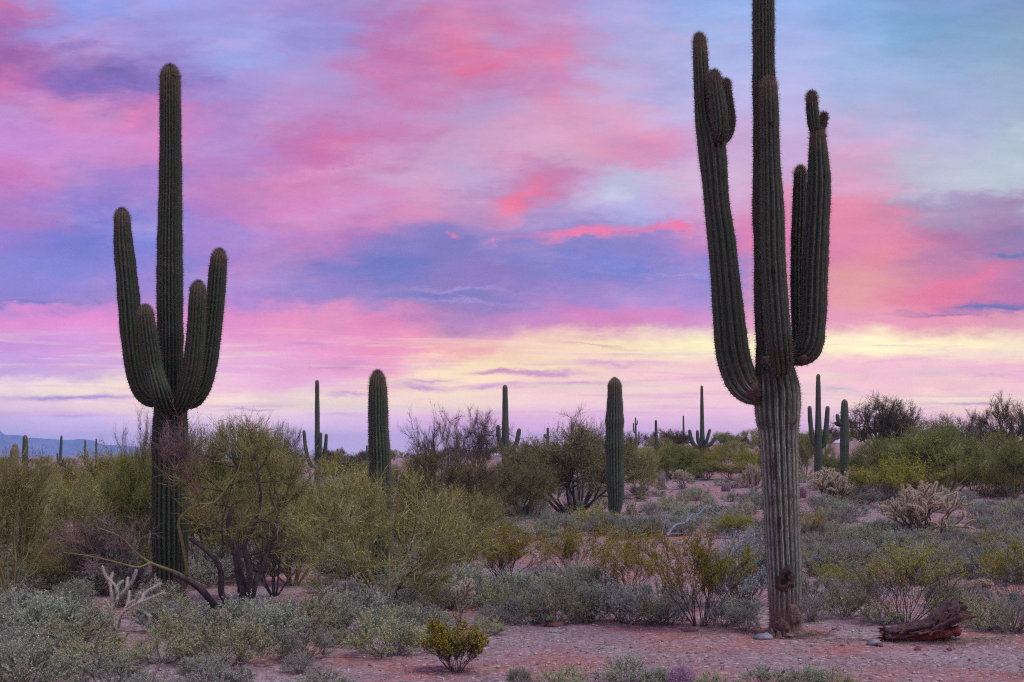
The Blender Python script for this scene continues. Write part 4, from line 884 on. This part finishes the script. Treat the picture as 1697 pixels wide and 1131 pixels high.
# --- creosote bushes
put(CRS, 'creosote_bush', 'small yellow-green creosote bush alone at the bottom, left of the bare ground', 'bush', 757, 1114, 96, 86, rz=.7)
put(CR[0], 'creosote_bush', 'tall creosote bush left of the largest saguaro foot', 'bush', 1160, 1038, 185, 165, rz=1.0)
put(CR[1], 'creosote_bush', 'creosote bush with dark inner stems, left of the tall creosote by the largest saguaro', 'bush', 1050, 985, 180, 110, rz=2.0)
put(CR[2], 'creosote_bush', 'dull yellow creosote bush right of the large spreading palo verde bush', 'bush', 840, 968, 150, 95, rz=3.0)
put(CR[0], 'creosote_bush', 'yellowish creosote bush in the row right of centre, below the armless column saguaro', 'bush', 950, 960, 130, 90, rz=4.0)
put(CR[3], 'creosote_bush', 'sprawling creosote bush with bare dark stems behind the fallen log', 'bush', 1500, 1036, 190, 140, rz=5.0)
put(CR[1], 'creosote_bush', 'creosote bush cut by the right picture edge', 'bush', 1685, 1000, 130, 125, rz=.3)
put(CR[2], 'creosote_bush', 'orange-tinged creosote bush left of the large hillside cholla', 'bush', 1488, 843, 115, 85, rz=1.5)
put(CR[0], 'creosote_bush', 'creosote bush below the thick single saguaro', 'bush', 1425, 828, 70, 55, rz=2.5)
put(CR[1], 'creosote_bush', 'creosote bush in the olive thicket at the lower left, dark bare stems showing', 'bush', 85, 982, 130, 95, rz=3.5)
put(CR[3], 'creosote_bush', 'small creosote just right of the largest saguaro trunk on the hillside', 'bush', 1345, 900, 60, 55, rz=4.5)
put(CR[2], 'creosote_bush', 'little creosote behind the bleached dead branches', 'bush', 1215, 893, 75, 45, rz=5.5)
put(CR[0], 'creosote_bush', 'low creosote at the foot of the armless column saguaro', 'bush', 990, 882, 75, 42, rz=.9)
put(CR[3], 'creosote_bush', 'thin creosote on the slope right of the sprawling creosote', 'bush', 1640, 930, 70, 55, rz=1.9)
put(CR[1], 'creosote_bush', 'low creosote between the largest saguaro and the sprawling creosote', 'bush', 1388, 985, 85, 55, rz=2.9)
put(BB, 'brittlebush', 'rounded blue-grey bush tucked behind the largest saguaro foot', 'bush', 1233, 1006, 118, 120, rz=.5)

# --- chollas
def cholla_custom(name, label, base_px, base_py, lines, r, sp, sl, mat, seed, rot=0):
    Yc = ybase(base_px, base_py); x = (base_px - CX) / FPX * Yc; base = np.array([x, Yc, float(ground_z(x, Yc))]); rng = np.random.default_rng(seed)
    o = thing(name, label, 'cactus', base); br, old = [], []
    for L, dep, isold in lines:
        pts = [wpt(px, py, Yc + dep * i / max(len(L) - 1, 1)) - base for i, (px, py) in enumerate(L)]
        (old if isold else br).append((pts, r * (1.1 if isold else 1)))
    c, s = cholla_geo(br, rng, sp, sl, .0018); obj('joints', c.mesh('cholla_joints', M['cholla_white' if mat == 'cholla_pale' else 'cholla_core']), o); obj('spines', s.mesh('cholla_spines', M[mat], False), o)['kind'] = 'stuff'
    if old:
        c, s = cholla_geo(old, rng, sp * .5, sl); obj('trunk', c.mesh('cholla_trunk', M['cholla_old']), o); obj('spines', s.mesh('cholla_spines', M[mat], False), o)['kind'] = 'stuff'
    return o
def c2(L): return [(x / 3.771, 850 + y / 3.771) for x, y in L]
cholla_custom('cholla', 'pale silvery cholla with long spread fingers at the foot of the tall left saguaro', 195, 1046, [
    (c2([(730, 760), (700, 690), (705, 620), (735, 540)]), -.1, True), (c2([(740, 720), (760, 640), (830, 585), (920, 545), (1025, 500)]), -.5, False), (c2([(735, 505), (720, 455), (665, 400), (640, 335)]), 0, False),
    (c2([(735, 540), (735, 505), (735, 460), (768, 425)]), .1, False), (c2([(705, 600), (700, 530), (690, 440), (705, 375)]), .2, False), (c2([(755, 515), (800, 465), (830, 420), (852, 358)]), -.1, False), (c2([(790, 480), (795, 440), (800, 405)]), .1, False),
    (c2([(700, 620), (680, 585), (655, 545)]), -.1, False), (c2([(655, 580), (640, 610), (635, 660)]), -.2, False), (c2([(770, 640), (800, 560), (810, 490)]), .2, False), (c2([(830, 585), (850, 550), (875, 495)]), -.1, False), (c2([(860, 560), (890, 540), (905, 500), (1005, 442)]), .3, False),
    (c2([(850, 600), (900, 620), (945, 650)]), -.3, False), (c2([(925, 640), (935, 670), (900, 720)]), -.4, False), (c2([(790, 600), (810, 570), (840, 550)]), -.2, False), (c2([(745, 660), (800, 655), (835, 668)]), -.2, False), (c2([(690, 660), (670, 700), (680, 760)]), 0, False),
], .0095, 3200, .017, 'cholla_pale', 5)
def c4(L): return [(430 + x / 3.771, 850 + y / 3.771) for x, y in L]
cholla_custom('cholla', 'little upright cholla with a fist of straw-coloured joints above the small creosote', 763, 1032, [
    (c4([(1250, 690), (1255, 620), (1240, 560), (1235, 510)]), 0, True), (c4([(1250, 650), (1275, 600), (1310, 570), (1325, 550)]), -.05, False), (c4([(1240, 520), (1225, 490), (1205, 465)]), .05, False), (c4([(1240, 520), (1260, 490), (1290, 440), (1293, 408)]), 0, False),
    (c4([(1250, 530), (1290, 500), (1330, 470), (1350, 455)]), -.08, False), (c4([(1260, 560), (1300, 520), (1345, 495)]), .08, False), (c4([(1255, 490), (1262, 460), (1255, 430)]), .1, False), (c4([(1290, 470), (1315, 440), (1325, 415)]), -.1, False), (c4([(1270, 500), (1300, 465), (1340, 430)]), .1, False),
    (c4([(1245, 530), (1270, 515), (1280, 470), (1270, 440)]), -.12, False), (c4([(1280, 520), (1320, 510), (1340, 500)]), -.1, False), (c4([(1235, 510), (1240, 480), (1230, 460)]), -.1, False), (c4([(1290, 490), (1310, 470), (1310, 430)]), .02, False),
], .0125, 4200, .018, 'cholla_spine', 6)
put(CHB, 'cholla', 'large spreading buckhorn cholla with pale-edged joints on the right slope', 'cactus', 1535, 903, 135, 98, rz=.8)
put(CH[0], 'cholla', 'cholla bush below the three-pronged saguaro', 'cactus', 1372, 832, 66, 52, rz=.2)
put(CH[1], 'cholla', 'cholla with a tall knob, left of the largest saguaro trunk', 'cactus', 1250, 822, 34, 48, rz=1.2)
put(CH[2], 'cholla', 'pale cholla clump on the slope below the candelabrum saguaro', 'cactus', 1132, 812, 34, 32, rz=2.2)
put(CH[2], 'cholla', 'thin sparse cholla on bare slope left of the largest saguaro', 'cactus', 1237, 868, 28, 35, rz=.5)
put(CH[1], 'cholla', 'narrow straw-coloured cholla at the foot of the armless column saguaro', 'cactus', 1047, 878, 24, 45, rz=3.1)
put(CH[0], 'cholla', 'low cholla among creosotes right of the large spreading palo verde', 'cactus', 872, 905, 34, 38, rz=4.1)
put(CH[2], 'cholla', 'mauve-grey cholla inside the orange-tinged creosote', 'cactus', 1494, 822, 34, 42, rz=5.0)
put(CH[1], 'cholla', 'pale cholla arms lying at the right edge above the creosote', 'cactus', 1633, 985, 36, 24, rz=.7)
put(CH[2], 'cholla', 'thin-topped cholla at the right edge of the slope', 'cactus', 1683, 815, 40, 45, rz=1.7)
put(CH[0], 'cholla', 'straw-coloured cholla in the thicket at the lower left', 'cactus', 92, 935, 46, 60, rz=2.7)
put(CH[1], 'cholla', 'short cholla stub left of the silvery spread cholla', 'cactus', 146, 968, 20, 40, rz=3.7)
put(CH[0], 'cholla', 'cholla with bright top behind the large spreading palo verde', 'cactus', 674, 852, 26, 32, rz=4.7)

# --- barrel and hedgehog cacti
def barrel(label, px, py, wpx, hpx, seed, round_=.9):
    Yb = ybase(px, py); x = (px - CX) / FPX * Yb; base = (x, Yb, float(ground_z(x, Yb))); rng = np.random.default_rng(seed)
    o = thing('barrel_cactus', label, 'cactus', base, 0, 'barrel cacti'); Rw = wpx / 2 * Yb / FPX; Hh = hpx * Yb / FPX
    nr_ = 16; per = 4; sides = nr_ * per; th = np.arange(sides) * 2 * np.pi / sides; la = np.linspace(-.6, math.pi / 2 - .04, 16)
    sh = np.tile([1, .93, .84, .93], nr_); V = np.stack([np.cos(la)[:, None] * np.cos(th) * sh * Rw, np.cos(la)[:, None] * np.sin(th) * sh * Rw, np.repeat((np.sin(la) + .5)[:, None] / 1.5 * Hh, sides, 1)], -1)
    i = np.arange(sides); j = (i + 1) % sides; q = (np.stack([i, j, j + sides, i + sides], 1)[None] + (np.arange(15) * sides)[:, None, None]).reshape(-1, 4)
    b = obj('body', make_mesh('barrel_body', V.reshape(-1, 3), q, M['barrel']), o)
    g = Geo(); C0 = V[:, ::per].reshape(-1, 3); N = unit(C0 - np.array([0, 0, Hh * .3]))
    for k in range(14): add_spines(g, C0 + .01 * rng.normal(size=C0.shape), N + .8 * rng.normal(size=N.shape), .05 * (.6 + .8 * rng.random(len(C0))), .0022, rng)
    obj('spines', g.mesh('barrel_spines', M['barrel_spine'], False), o)['kind'] = 'stuff'
barrel('round pinkish barrel cactus cut by the bottom picture edge', 1128, 1140, 46, 26, 1)
barrel('mauve hedgehog cactus mound among the foreground shrubs left of the small creosote', 594, 1064, 30, 26, 2)
barrel('small mauve barrel cactus touching the right side of the largest saguaro trunk', 1330, 826, 14, 17, 3)
barrel('reddish barrel cactus on the slope left of the pale cholla clump', 1096, 806, 13, 18, 4)
barrel('bluish barrel cactus on the slope left of the knobbed cholla', 1203, 816, 14, 12, 5)

# --- dead wood
def sticks(name, label, cat, base_px, base_py, lines, r0, r1, mat, seed, Y=None):
    Yc = Y or ybase(base_px, base_py); x = (base_px - CX) / FPX * Yc; base = np.array([x, Yc, float(ground_z(x, Yc))]); rng = np.random.default_rng(seed)
    o = thing(name, label, cat, base)
    for k, (L, dep, s) in enumerate(lines):
        g = Geo(); pts = [wpt(px, py, Yc + dep * i / max(len(L) - 1, 1)) - base for i, (px, py) in enumerate(L)]
        add_tube(g, pts, np.linspace(r0 * s, r1 * s, len(L)), 7, .03, 0, .06, rng); obj('branch', g.mesh('branch', M[mat]), o)
sticks('dead_branch', 'forked bleached blue-grey stick at the bottom left corner', 'branch', 62, 1138, [(c2([(200, 1090), (260, 1030), (325, 970), (330, 890), (345, 800)]), .0, 1), (c2([(325, 970), (370, 972), (405, 962)]), -.1, .7), (c2([(340, 815), (375, 813)]), 0, .6)], .012, .006, 'bleached', 1)
sticks('dead_branch', 'short bleached stick stub cut by the left bottom corner', 'branch', 10, 1140, [(c2([(30, 1090), (60, 1010)]), 0, 1), (c2([(50, 1035), (65, 1030)]), 0, .7)], .012, .006, 'bleached', 2)
def c6(L): return [(850 + x / 3.771, 850 + y / 3.771) for x, y in L]
sticks('dead_branch', 'fallen bleached branch with bluish limbs on the slope behind the creosotes', 'branch', 1093, 908, [(c6([(900, 200), (930, 140), (945, 70), (965, -10)]), .2, 1), (c6([(960, 150), (1015, 80), (1080, 62), (1120, 12), (1160, 8), (1215, -50)]), .8, 1), (c6([(1080, 62), (1095, 20), (1090, -20)]), .4, .5), (c6([(945, 70), (925, 40), (930, 0)]), .1, .5), (c6([(1000, 190), (1080, 190), (1130, 100), (1180, 90)]), -.3, .8), (c6([(870, 160), (865, 100), (862, 60)]), 0, .6), (c6([(960, 140), (1010, 130), (1060, 130)]), .3, .7), (c6([(1100, 40), (1150, 60), (1200, 110)]), .5, .5)], .026, .010, 'bleached', 3)
sticks('dead_branch', 'dark reddish fallen branch on the ground left of the column saguaro', 'branch', 832, 882, [([(799, 882), (815, 876), (835, 871), (864, 869)], .3, 1), ([(830, 873), (838, 878), (850, 880)], -.2, .6)], .07, .04, 'red_wood', 4)
sticks('dead_branch', 'grey arched twig behind the foreground shrubs, right of the little upright cholla', 'branch', 800, 975, [([(795, 985), (800, 960), (812, 946), (824, 952), (832, 970)], .1, 1), ([(812, 946), (818, 942), (830, 946)], -.1, .6)], .010, .004, 'bleached', 5)
sticks('dead_branch', 'dark bent dead limb in the shrubs left of the tall creosote', 'branch', 985, 1000, [([(970, 992), (985, 968), (1005, 960), (1022, 963), (1030, 975)], .1, 1), ([(1005, 960), (1012, 985)], -.1, .7), ([(988, 968), (985, 990)], -.1, .6)], .016, .008, 'dark_wood', 6)
def c8(L): return [(1247 + x / 3.771, 850 + y / 3.771) for x, y in L]

def fallen_log():
    rng = np.random.default_rng(9); Yl = ybase(1530, 1066); x = (1530 - CX) / FPX * Yl; base = np.array([x, Yl, float(ground_z(x, Yl))])
    o = thing('fallen_log', 'hollow weathered fallen log with upturned broken end and red rotten underside', 'log', base)
    cl = [c8([p])[0] for p in [(820, 770), (900, 770), (1000, 755), (1100, 740), (1190, 690), (1260, 650), (1315, 640)]]
    P = np.array([wpt(px, py, Yl + .05 * i) - base for i, (px, py) in enumerate(cl)]); rad = np.array([.07, .09, .10, .115, .14, .15, .12])
    C, t = resample(catmull(np.column_stack([P, rad]), 10), .018); r = C[:, 3]; C = C[:, :3]; T, U, W = transport(C); m = len(C)
    n = 40; th = np.linspace(-2.15, 2.15, n)                       # an open shell, gap turned down towards the viewer
    for part, off, mat in (('bark', 0.0, 'log'), ('heartwood', -.022, 'log_in')):
        rr_ = r[:, None] * (1 + .16 * np.sin(th * 7 + np.cumsum(rng.normal(0, .03, m))[:, None]) + .07 * np.sin(th * 15 + t[:, None] * 9)) + off + .006 * rng.normal(size=(m, n))
        up = np.array([0, .45, .9]); up = up / np.linalg.norm(up)
        a = unit(up[None] - T * (T @ up)[:, None]); b = np.cross(T, a)
        sl = np.zeros((m, n)); sl[-1] = .05 * rng.normal(size=n) ; sl[0] = .04 * rng.normal(size=n); sl[-2] = sl[-1] * .6; sl[1] = sl[0] * .6
        V = C[:, None] + (a[:, None] * np.cos(th)[None, :, None] + b[:, None] * np.sin(th)[None, :, None]) * rr_[..., None] + T[:, None] * sl[..., None]
        i2 = (np.arange(m - 1)[:, None] * n + np.arange(n - 1)[None]).ravel()
        obj(part, make_mesh('log_' + part, V.reshape(-1, 3), np.stack([i2, i2 + 1, i2 + n + 1, i2 + n], 1), M[mat]), o)
    def spl(L, r0, r1, mat, dd=0):
        g = Geo(); pts = [wpt(px, py, Yl + dd) - base for px, py in c8(L)]; add_tube(g, pts, np.linspace(r0, r1, len(pts)), 6, .02, 0, .12, rng); obj('splinter', g.mesh('splinter', M[mat]), o)
    spl([(850, 790), (835, 745), (812, 690)], .03, .006, 'log'); spl([(1240, 640), (1285, 610), (1290, 588)], .035, .012, 'log', .1); spl([(1210, 690), (1230, 620), (1215, 605)], .02, .006, 'log', .1)
    spl([(860, 800), (1000, 790), (1160, 760), (1290, 740)], .05, .06, 'log_in', .12); spl([(1090, 700), (1150, 640), (1180, 650)], .03, .015, 'log', .15); spl([(1180, 640), (1260, 600), (1300, 600)], .018, .01, 'log', .2)
    for k in range(14):
        a0 = rng.uniform(1180, 1300); spl([(a0 - 40, 690 + rng.uniform(-30, 30)), (a0, 660 + rng.uniform(-40, 20)), (a0 + rng.uniform(20, 60), 620 + rng.uniform(-40, 60))], .018, .004, 'log' if k % 3 else 'log_in', rng.uniform(-.12, .2))
    for k in range(8):
        a0 = rng.uniform(830, 1150); spl([(a0 - 40, 770 + rng.uniform(-20, 20)), (a0, 750 + rng.uniform(-20, 10)), (a0 + rng.uniform(30, 80), 735 + rng.uniform(-25, 20))], .016, .005, 'log' if k % 2 else 'log_in', rng.uniform(-.1, 0))
    spl([(900, 745), (1020, 725), (1130, 700)], .02, .03, 'log', -.02); spl([(1120, 735), (1220, 680), (1310, 650)], .02, .025, 'log', -.1)
fallen_log()

# --- stones that can be told apart
def rock(label, px, py, w, h, mat, seed):
    Yr = ybase(px, py); x = (px - CX) / FPX * Yr; k = Yr / FPX
    o = blob('rock', None, np.zeros(3), (w * k / 2, w * k / 2.4, h * k * .7), M[mat], seed, .28)
    if 'scattered' in label: GENERIC.append((o, px, py, 'small red stone' if mat == 'red_rock' else 'small pale stone'))
    o.location = (x, Yr, float(ground_z(x, Yr)) + h * k * .25); o['label'] = label; o['category'] = 'rock'; o['group'] = 'rocks'
rock('pale blue-grey rock at the left of the largest saguaro foot', 1266, 1060, 30, 10, 'rock', 1)
rock('smaller grey rock touching the largest saguaro foot', 1279, 1057, 20, 12, 'rock', 2)
rock('grey rock in front of the left end of the fallen log', 1446, 1070, 24, 10, 'rock', 3)
rock('red stone near the left end of the fallen log', 1458, 1073, 13, 8, 'red_rock', 4)
rock('red stone in front of the middle of the fallen log', 1521, 1078, 12, 7, 'red_rock', 5)
rock('red stone right of the fallen log in front', 1573, 1080, 10, 7, 'red_rock', 6)
rock('red earth lump under the shrubs at the left edge of the bare ground', 918, 1039, 34, 9, 'red_rock', 7)
rock('flat brown stone in the middle of the bare ground', 1142, 1047, 26, 5, 'red_rock', 8)
rr = random.Random(5)
for k in range(70):
    px = rr.uniform(1060, 1697) if k < 55 else rr.uniform(800, 1060); py = rr.uniform(835, 975) if k < 55 else rr.uniform(850, 900)
    red = rr.random() < .6
    rock('small red stone scattered on the right-hand slope' if red else 'small pale stone scattered on the right-hand slope', px, py, rr.uniform(4, 9), rr.uniform(3, 5), 'red_rock' if red else 'rock', 100 + k)

# --- low bursage shrubs
def bursage(px, py, w, h, label, group, protos, rz):
    o = put(protos, 'bursage_shrub', label, 'shrub', px, py, w, h, group, None, rz)
    if 'bottom edge' not in label and 'barrel' not in label: GENERIC.append((o, px, py, 'low mauve-grey shrub' if protos in BU[4:] else 'low grey-green shrub'))
rr = random.Random(3)
def bare_edge(py): return float(np.interp(py, [1030, 1045, 1090, 1100, 1131, 1160], [860, 850, 690, 560, 470, 420]))
spots = []
tries = 0
while tries < 9000:
    tries += 1; py = rr.uniform(985, 1165); px = rr.uniform(-40, 880)
    if px > bare_edge(max(py, 1030)) - 10: continue
    if py < 1062 and 285 < px < 470: continue
    if py < 1032 and px < 520 and px > 280: continue
    Yc = 4714 / (py - HY); x = (px - CX) / FPX * Yc
    if abs(px - 757) < 60 and 1060 < py: continue
    if 145 < px < 280 and 1012 < py < 1092: continue
    if 725 < px < 805 and 985 < py < 1062: continue
    if 35 < px < 125 and py > 1090: continue
    if any((x - a) ** 2 + ((Yc - b) * .8) ** 2 < (.50 + .22 * ((k * 7) % 5) / 5) ** 2 for k, (a, b) in enumerate(spots)): continue
    spots.append((x, Yc)); sz = rr.choice([.38, .46, .55, .62, .7, .82]) * rr.uniform(.9, 1.1); w = sz * FPX / Yc; h = sz * rr.uniform(.48, .62) * FPX / Yc
    grey = rr.random() < .3; p = rr.choice(BU[4:] if grey else BU[:4])
    lab = 'mauve-grey bursage mound in the low shrub carpet at the lower left' if grey else 'grey-green bursage mound in the low shrub carpet at the lower left'
    bursage(px, py, w, h, lab, 'grey shrubs of the lower left carpet' if grey else 'green shrubs of the lower left carpet', p, rr.random() * 6.28)
for px, py, w, h in [(880, 1036, 80, 55), (925, 1034, 90, 60), (975, 1032, 85, 60), (1030, 1033, 100, 62), (1080, 1034, 70, 50), (1200, 1040, 70, 45), (868, 1012, 80, 50), (940, 1010, 90, 55), (1010, 1008, 90, 50), (850, 996, 80, 50), (722, 1040, 60, 34), (745, 1010, 80, 42), (800, 1006, 80, 46), (772, 1000, 80, 44), (835, 1030, 60, 40), (760, 985, 90, 50), (900, 990, 90, 50), (1110, 1036, 60, 40), (1235, 1045, 45, 42), (980, 985, 80, 45), (1130, 1012, 70, 40), (1225, 1025, 70, 45), (1090, 1000, 70, 40), (1060, 1015, 60, 38), (905, 975, 70, 40), (960, 968, 70, 38)]:
    bursage(px, py, w, h, 'grey bursage mound in the row along the back of the bare ground', 'shrubs behind the bare ground', rr.choice([BU[5], BU[4], BU[0], BU[6], BU[3]]), rr.random() * 6.28)
for k, (px, py, w, h, lab) in enumerate([(862, 1136, 40, 30, 'small grey-green shrub at the bottom edge, first right of the small creosote'), (934, 1140, 80, 36, 'bright green low shrub at the bottom edge, second right of the small creosote'), (1036, 1138, 95, 52, 'bushy grey-green shrub at the bottom edge left of the pink barrel cactus'), (1085, 1142, 60, 36, 'low shrub touching the left side of the pink barrel cactus'), (1178, 1145, 50, 34, 'thin low shrub right of the pink barrel cactus at the bottom edge'), (1268, 1142, 90, 42, 'grey-green shrub at the bottom edge below the largest saguaro'), (1345, 1146, 70, 44, 'low shrub at the bottom edge right of the largest saguaro foot'), (1385, 1146, 60, 38, 'rightmost low shrub at the bottom edge'), (540, 1142, 90, 32, 'low shrub at the bottom edge left of the small creosote')]):
    bursage(px, py, w, h, lab, 'shrubs along the bottom edge', [BU[0], BU[3], BU[2]][k % 3], k * 1.3)
for px, py, w, h in [(1350, 1000, 85, 55), (1400, 1022, 80, 50), (1345, 1030, 60, 45), (1430, 1000, 70, 50), (1580, 1030, 80, 50), (1630, 1045, 90, 55), (1680, 1048, 90, 60), (1600, 1000, 60, 40), (1660, 1010, 70, 40), (1460, 1035, 60, 40), (1560, 1005, 60, 40)]:
    bursage(px, py, w, h, 'grey bursage mound among the creosotes around the fallen log', 'shrubs round the fallen log', rr.choice([BU[5], BU[4], BU[1], BU[6], BU[3]]), rr.random() * 6.28)
hill = []
tries = 0
while len(hill) < 215 and tries < 14000:
    tries += 1; px = rr.uniform(790, 1720); py = rr.uniform(800, 975)
    if px < 1060 and py > 895: continue
    if 1000 < px < 1036 and 840 < py < 885: continue
    if 1270 < px < 1325: continue
    if px > 1330 and py > 870 and rr.random() < .3: continue
    if 1060 < px < 1260 and py > 890: continue
    if any(abs(px - a) / 20 + abs(py - b) / 7 < 1.2 for a, b in hill): continue
    hill.append((px, py)); Yc = ybase(px, py); w = rr.uniform(.4, 1.05) * FPX / Yc; h = w * rr.uniform(.42, .62)
    bursage(px, py, w, h, 'small grey bursage mound dotted over the rising slope behind the creosotes', 'shrubs dotted over the slope', rr.choice([BU[5], BU[4], BU[0], BU[6], BU[1], BU[3]]), rr.random() * 6.28)
# undergrowth between the left trees
for k in range(60):
    px = rr.uniform(-30, 800); py = rr.uniform(862, 985); Yc = ybase(px, py)
    bursage(px, py, rr.uniform(.8, 1.3) * FPX / Yc, rr.uniform(.4, .7) * FPX / Yc, 'shaded grey undergrowth shrub beneath the left-hand trees', 'undergrowth below the left trees', rr.choice(BU[2:]), rr.random() * 6.28)
for k in range(36):
    px = rr.uniform(-30, 480) if k < 22 else rr.uniform(480, 960); py = rr.uniform(795, 862); Yc = ybase(px, py)
    fo = put(rr.choice([CR[0], CR[2], PV[2], PV[0], CR[3]]), 'desert_bush', 'middle-distance olive bush in the scrub behind the left-hand trees' if px < 640 else 'middle-distance olive bush in the scrub behind the central thicket', 'bush', px, py, rr.uniform(1.3, 2.2) * FPX / Yc, rr.uniform(.8, 1.4) * FPX / Yc, 'middle-distance bushes', Yc, rr.random() * 6.28); GENERIC.append((fo, px, py, 'middle-sized olive bush'))
for k in range(52):
    px = rr.uniform(1050, 1260) if k < 28 else rr.uniform(1400, 1710); py = rr.uniform(758, 800) if k < 28 else rr.uniform(765, 825); Yc = ybase(px, py)
    fo = put(rr.choice([CR[0], CR[2], PG[0], PV[1], CR[1]]), 'desert_bush', 'olive bush on the upper slope between the candelabrum saguaro and the largest saguaro' if k < 28 else 'olive bush on the upper right slope below the ridge trees', 'bush', px, py, rr.uniform(1.3, 2.4) * FPX / Yc, rr.uniform(.6, 1.3) * FPX / Yc, 'bushes of the upper slope', Yc, rr.random() * 6.28); GENERIC.append((fo, px, py, 'middle-sized olive bush'))

# ------------------------------------------------------------------ gravel, litter, dry grass (uncountable)
def scatter():
    rng = np.random.default_rng(42)
    def spots_(n, y0, y1):
        Yv = y0 * (y1 / y0) ** rng.random(n); Xv = (rng.random(n) - .5) * 2 * (.42 * Yv + 1.0); return Xv, Yv
    n = 30000; Xv, Yv = spots_(n, 10.5, 60); s = .004 + .020 * rng.random(n) ** 5 + .0011 * np.maximum(Yv - 14, 0) * rng.random(n)
    O = np.array([[1, 0, 0], [0, 1, 0], [-1, 0, 0], [0, -1, 0], [0, 0, .75], [0, 0, -.6]], float); Tn = np.array([[0, 1, 4], [1, 2, 4], [2, 3, 4], [3, 0, 4], [1, 0, 5], [2, 1, 5], [3, 2, 5], [0, 3, 5]])
    a = rng.random(n) * 6.28; V = O[None] * s[:, None, None] * (.7 + .6 * rng.random((n, 6, 1)))
    V = np.stack([V[..., 0] * np.cos(a)[:, None] - V[..., 1] * np.sin(a)[:, None], V[..., 0] * np.sin(a)[:, None] + V[..., 1] * np.cos(a)[:, None], V[..., 2]], -1)
    V = V + np.stack([Xv, Yv, ground_z(Xv, Yv) + s * .25], 1)[:, None]
    g = Geo(); g.add(V.reshape(-1, 3), T=(Tn[None] + (np.arange(n) * 6)[:, None, None]).reshape(-1, 3), a=np.repeat(rng.random(n), 6))
    m, T = new_mat('gravel_stone'); c = ramp(T, attr(T, 'v'), [(0, (.20, .10, .09)), (.35, (.33, .21, .20)), (.7, (.42, .32, .31)), (1, (.58, .54, .54))]); finish(m, T, c, .95, .1)
    o = obj('gravel', g.mesh('gravel', m, False)); o['kind'] = 'stuff'; o['label'] = 'fine red and grey gravel over the desert floor'
    # dry grass
    nc_ = 3200; Xc, Yc = spots_(nc_, 11, 60); per = 22; Xv = np.repeat(Xc, per) + .12 * rng.normal(size=nc_ * per); Yv = np.repeat(Yc, per) + .12 * rng.normal(size=nc_ * per)
    P = np.stack([Xv, Yv, ground_z(Xv, Yv) - .005], 1); g = Geo(); D = np.array([0, 0, 1.]) + .55 * rng.normal(size=P.shape)
    add_spines(g, P, D, .03 + .09 * rng.random(len(P)) ** 2, .0018, rng)
    o = obj('dry_grass', g.mesh('dry_grass', M['grass'], False)); o['kind'] = 'stuff'; o['label'] = 'sparse dry grass blades on the desert floor'
    n = 9000; Xv, Yv = spots_(n, 11, 40); kx = 900; fx, fy = wpt(1301, 1055, YB)[0], YB; fa = rng.random(kx) * 6.28; fr_ = .2 + .35 * rng.random(kx) ** 1.5; Xv[:kx] = fx + np.cos(fa) * fr_; Yv[:kx] = fy + np.sin(fa) * fr_
    Yl = ybase(1530, 1066); Xv[kx:2 * kx] = (1530 - CX) / FPX * Yl + .6 * rng.normal(size=kx); Yv[kx:2 * kx] = Yl + .14 * rng.normal(size=kx)
    P = np.stack([Xv, Yv, ground_z(Xv, Yv) + .006], 1); an = rng.random(n) * 6.28; l = .02 + .10 * rng.random(n) ** 2
    Q = P + np.stack([np.cos(an) * l, np.sin(an) * l, .02 * rng.random(n)], 1); g = Geo(); add_segs(g, P, Q, .002, .0012, 3, rng.random(n))
    o = obj('twig_litter', g.mesh('twig_litter', M['litter'], False)); o['kind'] = 'stuff'; o['label'] = 'small dead twigs littering the desert floor'
scatter()

label_generic()
